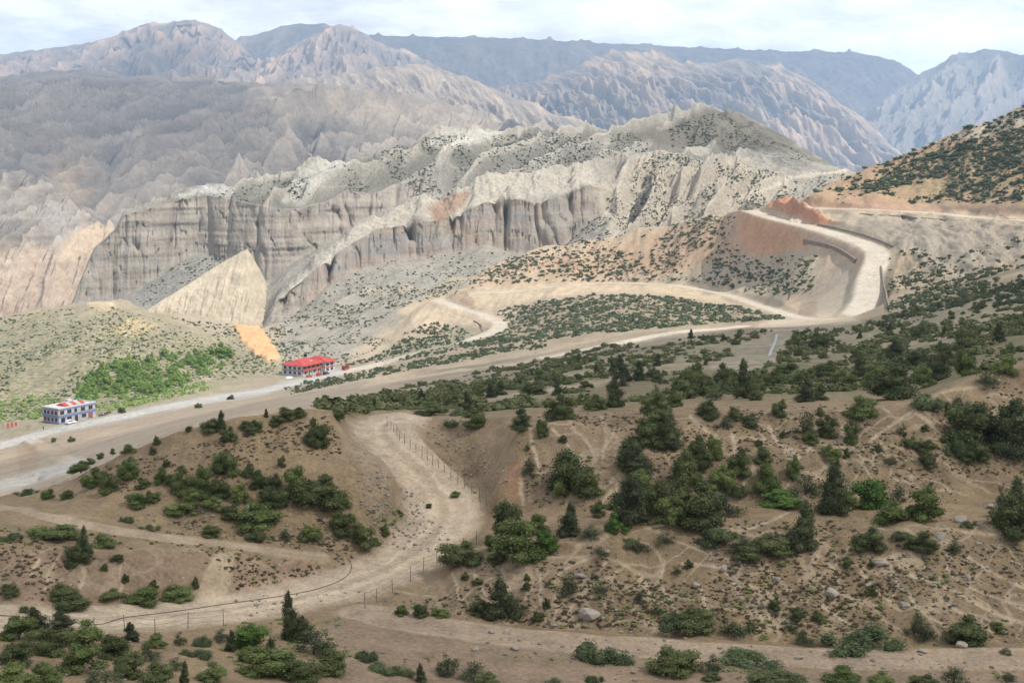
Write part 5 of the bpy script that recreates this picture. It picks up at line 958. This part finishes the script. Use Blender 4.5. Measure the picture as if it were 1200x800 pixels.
hr = lambda x0, x1, y0, y1, z, hh, ins: (lambda bm: poly(bm, [(x0,y0,z),(x1,y0,z),(x1,y1,z),(x0,y1,z),(x0+ins,(y0+y1)/2,z+hh),(x1-ins,(y0+y1)/2,z+hh),(x0,y0,z-.18),(x1,y0,z-.18),(x1,y1,z-.18),(x0,y1,z-.18)], [(0,1,5,4),(1,2,5),(2,3,4,5),(3,0,4),(6,7,1,0),(7,8,2,1),(8,9,3,2),(9,6,0,3),(9,8,7,6)]))
rf = obj('roof', hr(-1.3, 18, -1.9, 14.3, 5.55, 2.5, 6.5), REDR, h); obj('skylight', lambda bm: bx(bm, 9.6, 11.4, 1.8, 3.2, 6.4, 6.95), WHITE, rf)
obj('roof', hr(16.2, 26.2, -4.0, 14.3, 5.62, 2.35, 4.6), REDR, h); 
for x in (1.2, 4.9, 8.8, 12.6): window(h, x, 0, 3.35, 1.9, 1.3, frame=REDW)
for x in (1.4, 9.0): window(h, x, 0, .9, 2.2, 1.3, frame=REDW)
for x in (17.6, 21.4): window(h, x, -2.6, 3.35, 2.1, 1.3, frame=REDW); window(h, x, -2.6, .9, 2.1, 1.2, frame=REDW)
for y in (1., 4., 7., 10.2): window(h, 0, y, 3.4, 1.4, 1.25, True, BLUE); window(h, 0, y, .9, 1.4, 1.25, True, BLUE)
for x in (5.4, 13.2): d_ = obj('door', lambda bm: bx(bm, x, x+1.5, -.06, -.004, -.05, 2.2), WOOD, h)
t = thing('water_tank', 'black water tank above the red roof of the lodge', 'water tank', rot(q2, yaw2, 15.5, 9.5, 5.9))
obj('stand', lambda bm: bx(bm, -.9, .9, -.9, .9, 0, 1.9), GREYR, t); obj('tank', lambda bm: cyl(bm, (0,0,1.903), .95, 1.4), RUBBER, t); obj('lid', lambda bm: cyl(bm, (0,0,3.306), .5, .18, r2=.3), RUBBER, t)
G = lambda p: (p[0], p[1], float(N.height(p[0], p[1])[0])+.03)
car('car', CARR, G(rot(q2, yaw2, 6.2, -6.6)), yaw2, 'red car parked on the road edge before the lodge', 4.0, 1.7, 1.5)
car('car', CARD, G(rot(q2, yaw2, 10.8, -7.4)), yaw2+4, 'dark blue car parked just beyond the red car', 4.3, 1.75, 1.55)
car('van', CARR, G(rot(q2, yaw2, 31, -5.5)), yaw2, 'red van standing beyond the right end of the lodge', 5.0, 1.9, 2.3)
tag(obj('brick_stack', lambda bm: [bx(bm, 0, 3.2, 0, 1.2, 0, 1.1), bx(bm, .4, 2.6, .1, 1.1, 1.103, 1.5)], BRICKS), 'low stack of brown bricks at the near corner of the lodge', 'brick stack').location = G(rot(q2, yaw2, -2.6, -4.4))
o = obj('tarpaulin', lambda bm: poly(bm, [(0,0,0),(4.2,.3,0),(4.4,2.8,0),(.3,2.6,0),(.8,.7,.7),(3.3,.8,.9),(3.2,2.1,.75),(1,1.9,1.0)], [(3,2,1,0),(0,1,5,4),(1,2,6,5),(2,3,7,6),(3,0,4,7),(4,5,6,7)]), TARP, None, .06); tag(o, 'white tarpaulin over a heap left of the lodge', 'tarpaulin').location = G(rot(q2, yaw2, -10, 1)); o.rotation_euler = (0, 0, math.radians(yaw2))
# low red panelled wall left of the guest house
p = N.pick(14, 500, (14, 17.5)); t = thing('roadside_wall', 'low roadside wall of red panels between white posts by the left road', 'wall', p, 52)
for i in range(3): obj('panel', lambda bm: bx(bm, i*1.9-2.8, i*1.9-1.2, -.2, .2, 0, 1.75), REDW, t)
for i in range(4): obj('post', lambda bm: bx(bm, i*1.9-3.1, i*1.9-2.803, -.25, .25, 0, 1.95), WHITE, t)
# a person standing by the road
def person(loc, label):
    V = [(0,0,.92),(0,0,1.15),(0,.0,1.40),(0,-.01,1.50),(0,-.02,1.60),(0,-.02,1.72),(.19,0,1.40),(.24,.0,1.12),(.25,-.06,.86),(-.19,0,1.40),(-.24,0,1.12),(-.25,-.05,.86),(.10,0,.86),(.11,-.01,.48),(.11,.02,.08),(.11,-.12,.04),(-.10,0,.86),(-.11,-.01,.48),(-.11,.02,.08),(-.11,-.12,.04)]
    E = [(0,1),(1,2),(2,3),(3,4),(4,5),(2,6),(6,7),(7,8),(2,9),(9,10),(10,11),(0,12),(12,13),(13,14),(14,15),(0,16),(16,17),(17,18),(18,19)]
    R = [.15,.16,.16,.06,.10,.09,.07,.05,.04,.07,.05,.04,.10,.07,.05,.04,.10,.07,.05,.04]
    me = bpy.data.meshes.new('person'); me.from_pydata(V, E, []); o = bpy.data.objects.new('person', me); COL.objects.link(o); m = o.modifiers.new('skin', 'SKIN')
    for i, r_ in enumerate(R): me.skin_vertices[0].data[i].radius = (r_, r_*.8)
    me.skin_vertices[0].data[0].use_root = True; o.modifiers.new('sub', 'SUBSURF').render_levels = 1; me.materials.append(CLOTH); o.location = loc; tag(o, label, 'person')
    hd = obj('head', lambda bm: bmesh.ops.create_uvsphere(bm, u_segments=12, v_segments=8, radius=.115), SKIN, o); hd.location = (0, -.03, 1.665); hd.scale = (.9, 1, 1.15)
    hr_ = obj('hair', lambda bm: bmesh.ops.create_uvsphere(bm, u_segments=12, v_segments=8, radius=.118), RUBBER, o); hr_.location = (0, .0, 1.70); hr_.scale = (.95, 1, 1.05); return o
person(N.pick(51, 504, (14, 17.5)), 'person in dark clothes standing at the roadside left of the guest house')
# fences of thin posts with strands of wire
def tube(pts, r, n=6, closed=True):
    pts = np.array(pts, float); d = np.gradient(pts, axis=0); d /= np.linalg.norm(d, axis=1)[:, None]+1e-9; s = np.cross(d, (0, 0, 1)); s /= np.linalg.norm(s, axis=1)[:, None]+1e-9; u = np.cross(s, d)
    a = np.arange(n)/n*6.2832; co = (pts[:, None]+r*(np.cos(a)[None, :, None]*s[:, None]+np.sin(a)[None, :, None]*u[:, None])).reshape(-1, 3)
    i = np.arange(len(pts)*n).reshape(-1, n); f = np.stack((i[:-1], np.roll(i[:-1], -1, 1), np.roll(i[1:], -1, 1), i[1:]), -1).reshape(-1, 4); return co, f
def fence(pix, hgt, label, r=.027, kr=None):
    P = [N.pick(*p, kr) for p in pix]; P = np.array([p for p in P if p is not None]); rr = np.random.default_rng(5)
    t = thing('wire_fence', label, 'fence', P[0]); base = P-P[0]; tops = []
    for b in base:
        hh = hgt*rr.uniform(.9, 1.12); lean = rr.normal(0, .04, 2); top = b+np.array((lean[0], lean[1], hh)); tops.append(top)
        co, f = stems([[(*(b-(0, 0, .2)), r), (*top, r*.85)]], rr); me = raw_mesh('post', co, f); me.materials.append(STEEL); o = bpy.data.objects.new('post', me); o.parent = t; COL.objects.link(o)
    for k in (.35, .65, .95):
        L = []
        for i in range(len(base)-1):
            a, b = base[i]*(1-k)+tops[i]*k, base[i+1]*(1-k)+tops[i+1]*k
            for w in (0, .25, .5, .75): L.append(a+(b-a)*w-np.array((0, 0, .16*w*(1-w))))
        L.append(base[-1]*(1-k)+tops[-1]*k); co, f = tube(L, .008, 4); me = raw_mesh('wire', co, f); me.materials.append(STEEL); o = bpy.data.objects.new('wire', me); o.parent = t; COL.objects.link(o)
fence([(454,499),(458,504),(461.5,506),(465,509),(468,516),(474,520),(481,526),(487.5,530),(494.5,535),(501,540),(507,545),(514,549),(521,554),(528,560),(536.5,566),(544.5,571),(553,578),(561.6,584),(570,591),(579.6,597)], .95, 'post and wire fence along the inner side of the curving dirt road')
fence([(428,712),(441,705),(460,695),(481,681),(496,668),(512,663),(528,653),(543,645),(558,638)], 1.1, 'post and wire fence on the bank above the road fork')
fence([(60,742),(110,741),(146,739),(182,746),(220,736),(262,733)], 1.1, 'short row of fence posts below the lower dirt road')
pp = [(-40,714),(0,721),(34,724),(60,727),(84,729),(118,732),(142,724.5),(186,719),(220,714.5),(270,707),(321,700),(365,692),(400,680),(412,667),(409,655)]
P = np.array([N.pick(*p) for p in spline(pp, 6)]); P[:, 2] += .05
for c in range(3): P[:, c] = smooth1(P[:, c], 1.2, 0)
co, f = tube(P, .022, 6); me = raw_mesh('water_pipe', co, f); me.materials.append(BLACKP); o = bpy.data.objects.new('water_pipe', me); COL.objects.link(o); tag(o, 'long black water pipe lying along the lower dirt road', 'pipe')
# retaining walls and a drain along the upper roads
def wall_along(name, pts, up, down, thick, out, label, cat, material=MASON, kr=None):
    P = [N.pick(*p, kr) for p in spline(pts, 4)]; P = np.array([p for p in P if p is not None]); P[:, 2] = smooth1(P[:, 2], 2, 0); d = np.gradient(P[:, :2], axis=0); d /= np.linalg.norm(d, axis=1)[:, None]+1e-9
    n = np.stack((d[:, 1], -d[:, 0]), 1); n *= np.sign(-(n*P[:, :2]).sum(1))[:, None]          # towards the valley side seen in the photograph
    A = P[:, :2]+n*out; B = A-n*thick; z0, z1 = P[:, 2]-down, P[:, 2]+up
    co = np.stack((np.c_[A, z0], np.c_[A, z1], np.c_[B, z1], np.c_[B, z0]), 1).reshape(-1, 3); i = np.arange(len(P)*4).reshape(-1, 4)
    f = np.stack((i[:-1], i[1:], np.roll(i[1:], -1, 1), np.roll(i[:-1], -1, 1)), -1).reshape(-1, 4); f = np.vstack((f, i[:1], i[-1:, ::-1])); me = raw_mesh(name, co, f, False); me.materials.append(material)
    o = bpy.data.objects.new(name, me); COL.objects.link(o); return tag(o, label, cat)
RW = 'stone retaining walls of the switchback road'
wall_along('retaining_wall', [(1008,250.5),(1030,252),(1060,253.5),(1090,256),(1109,258)], .3, 4, 2.6, 1.6, 'long stone wall holding up the topmost road', 'retaining wall', kr=(14.5,20.5))['group'] = RW
wall_along('retaining_wall', [(942,283),(960,286),(975,290),(990,297),(1003,307)], 1.2, 3, 1.2, .6, 'curved stone wall below the switchback inside its bend', 'retaining wall', kr=(13.5,20))['group'] = RW
wall_along('retaining_wall', [(1032,312),(1034,325),(1036,340),(1040,355),(1043,366)], 1.0, 2, .6, .2, 'wall with pale coping along the steep right edge of the switchback', 'retaining wall', MASON, kr=(13,20))['group'] = RW
wall_along('retaining_wall', [(958,264),(985,269.5),(1010,276),(1030,283),(1046,290)], .9, 1.5, .6, .2, 'low dark parapet along the upper edge of the switchback', 'retaining wall', kr=(13.5,20))['group'] = RW
wall_along('retaining_wall', [(556,376),(561,379),(565,383),(566,388)], .6, 3, .8, .8, 'small stone wall inside the hairpin of the main road', 'retaining wall', kr=(14,19))['group'] = RW
wall_along('drain_channel', [(911,394),(908,403),(904,412),(902,420)], .15, .6, .8, .3, 'narrow grey concrete drain running down the bare spoil slope', 'drain', DRAIN, (11, 14.5))
print('done', time.time()-T0)
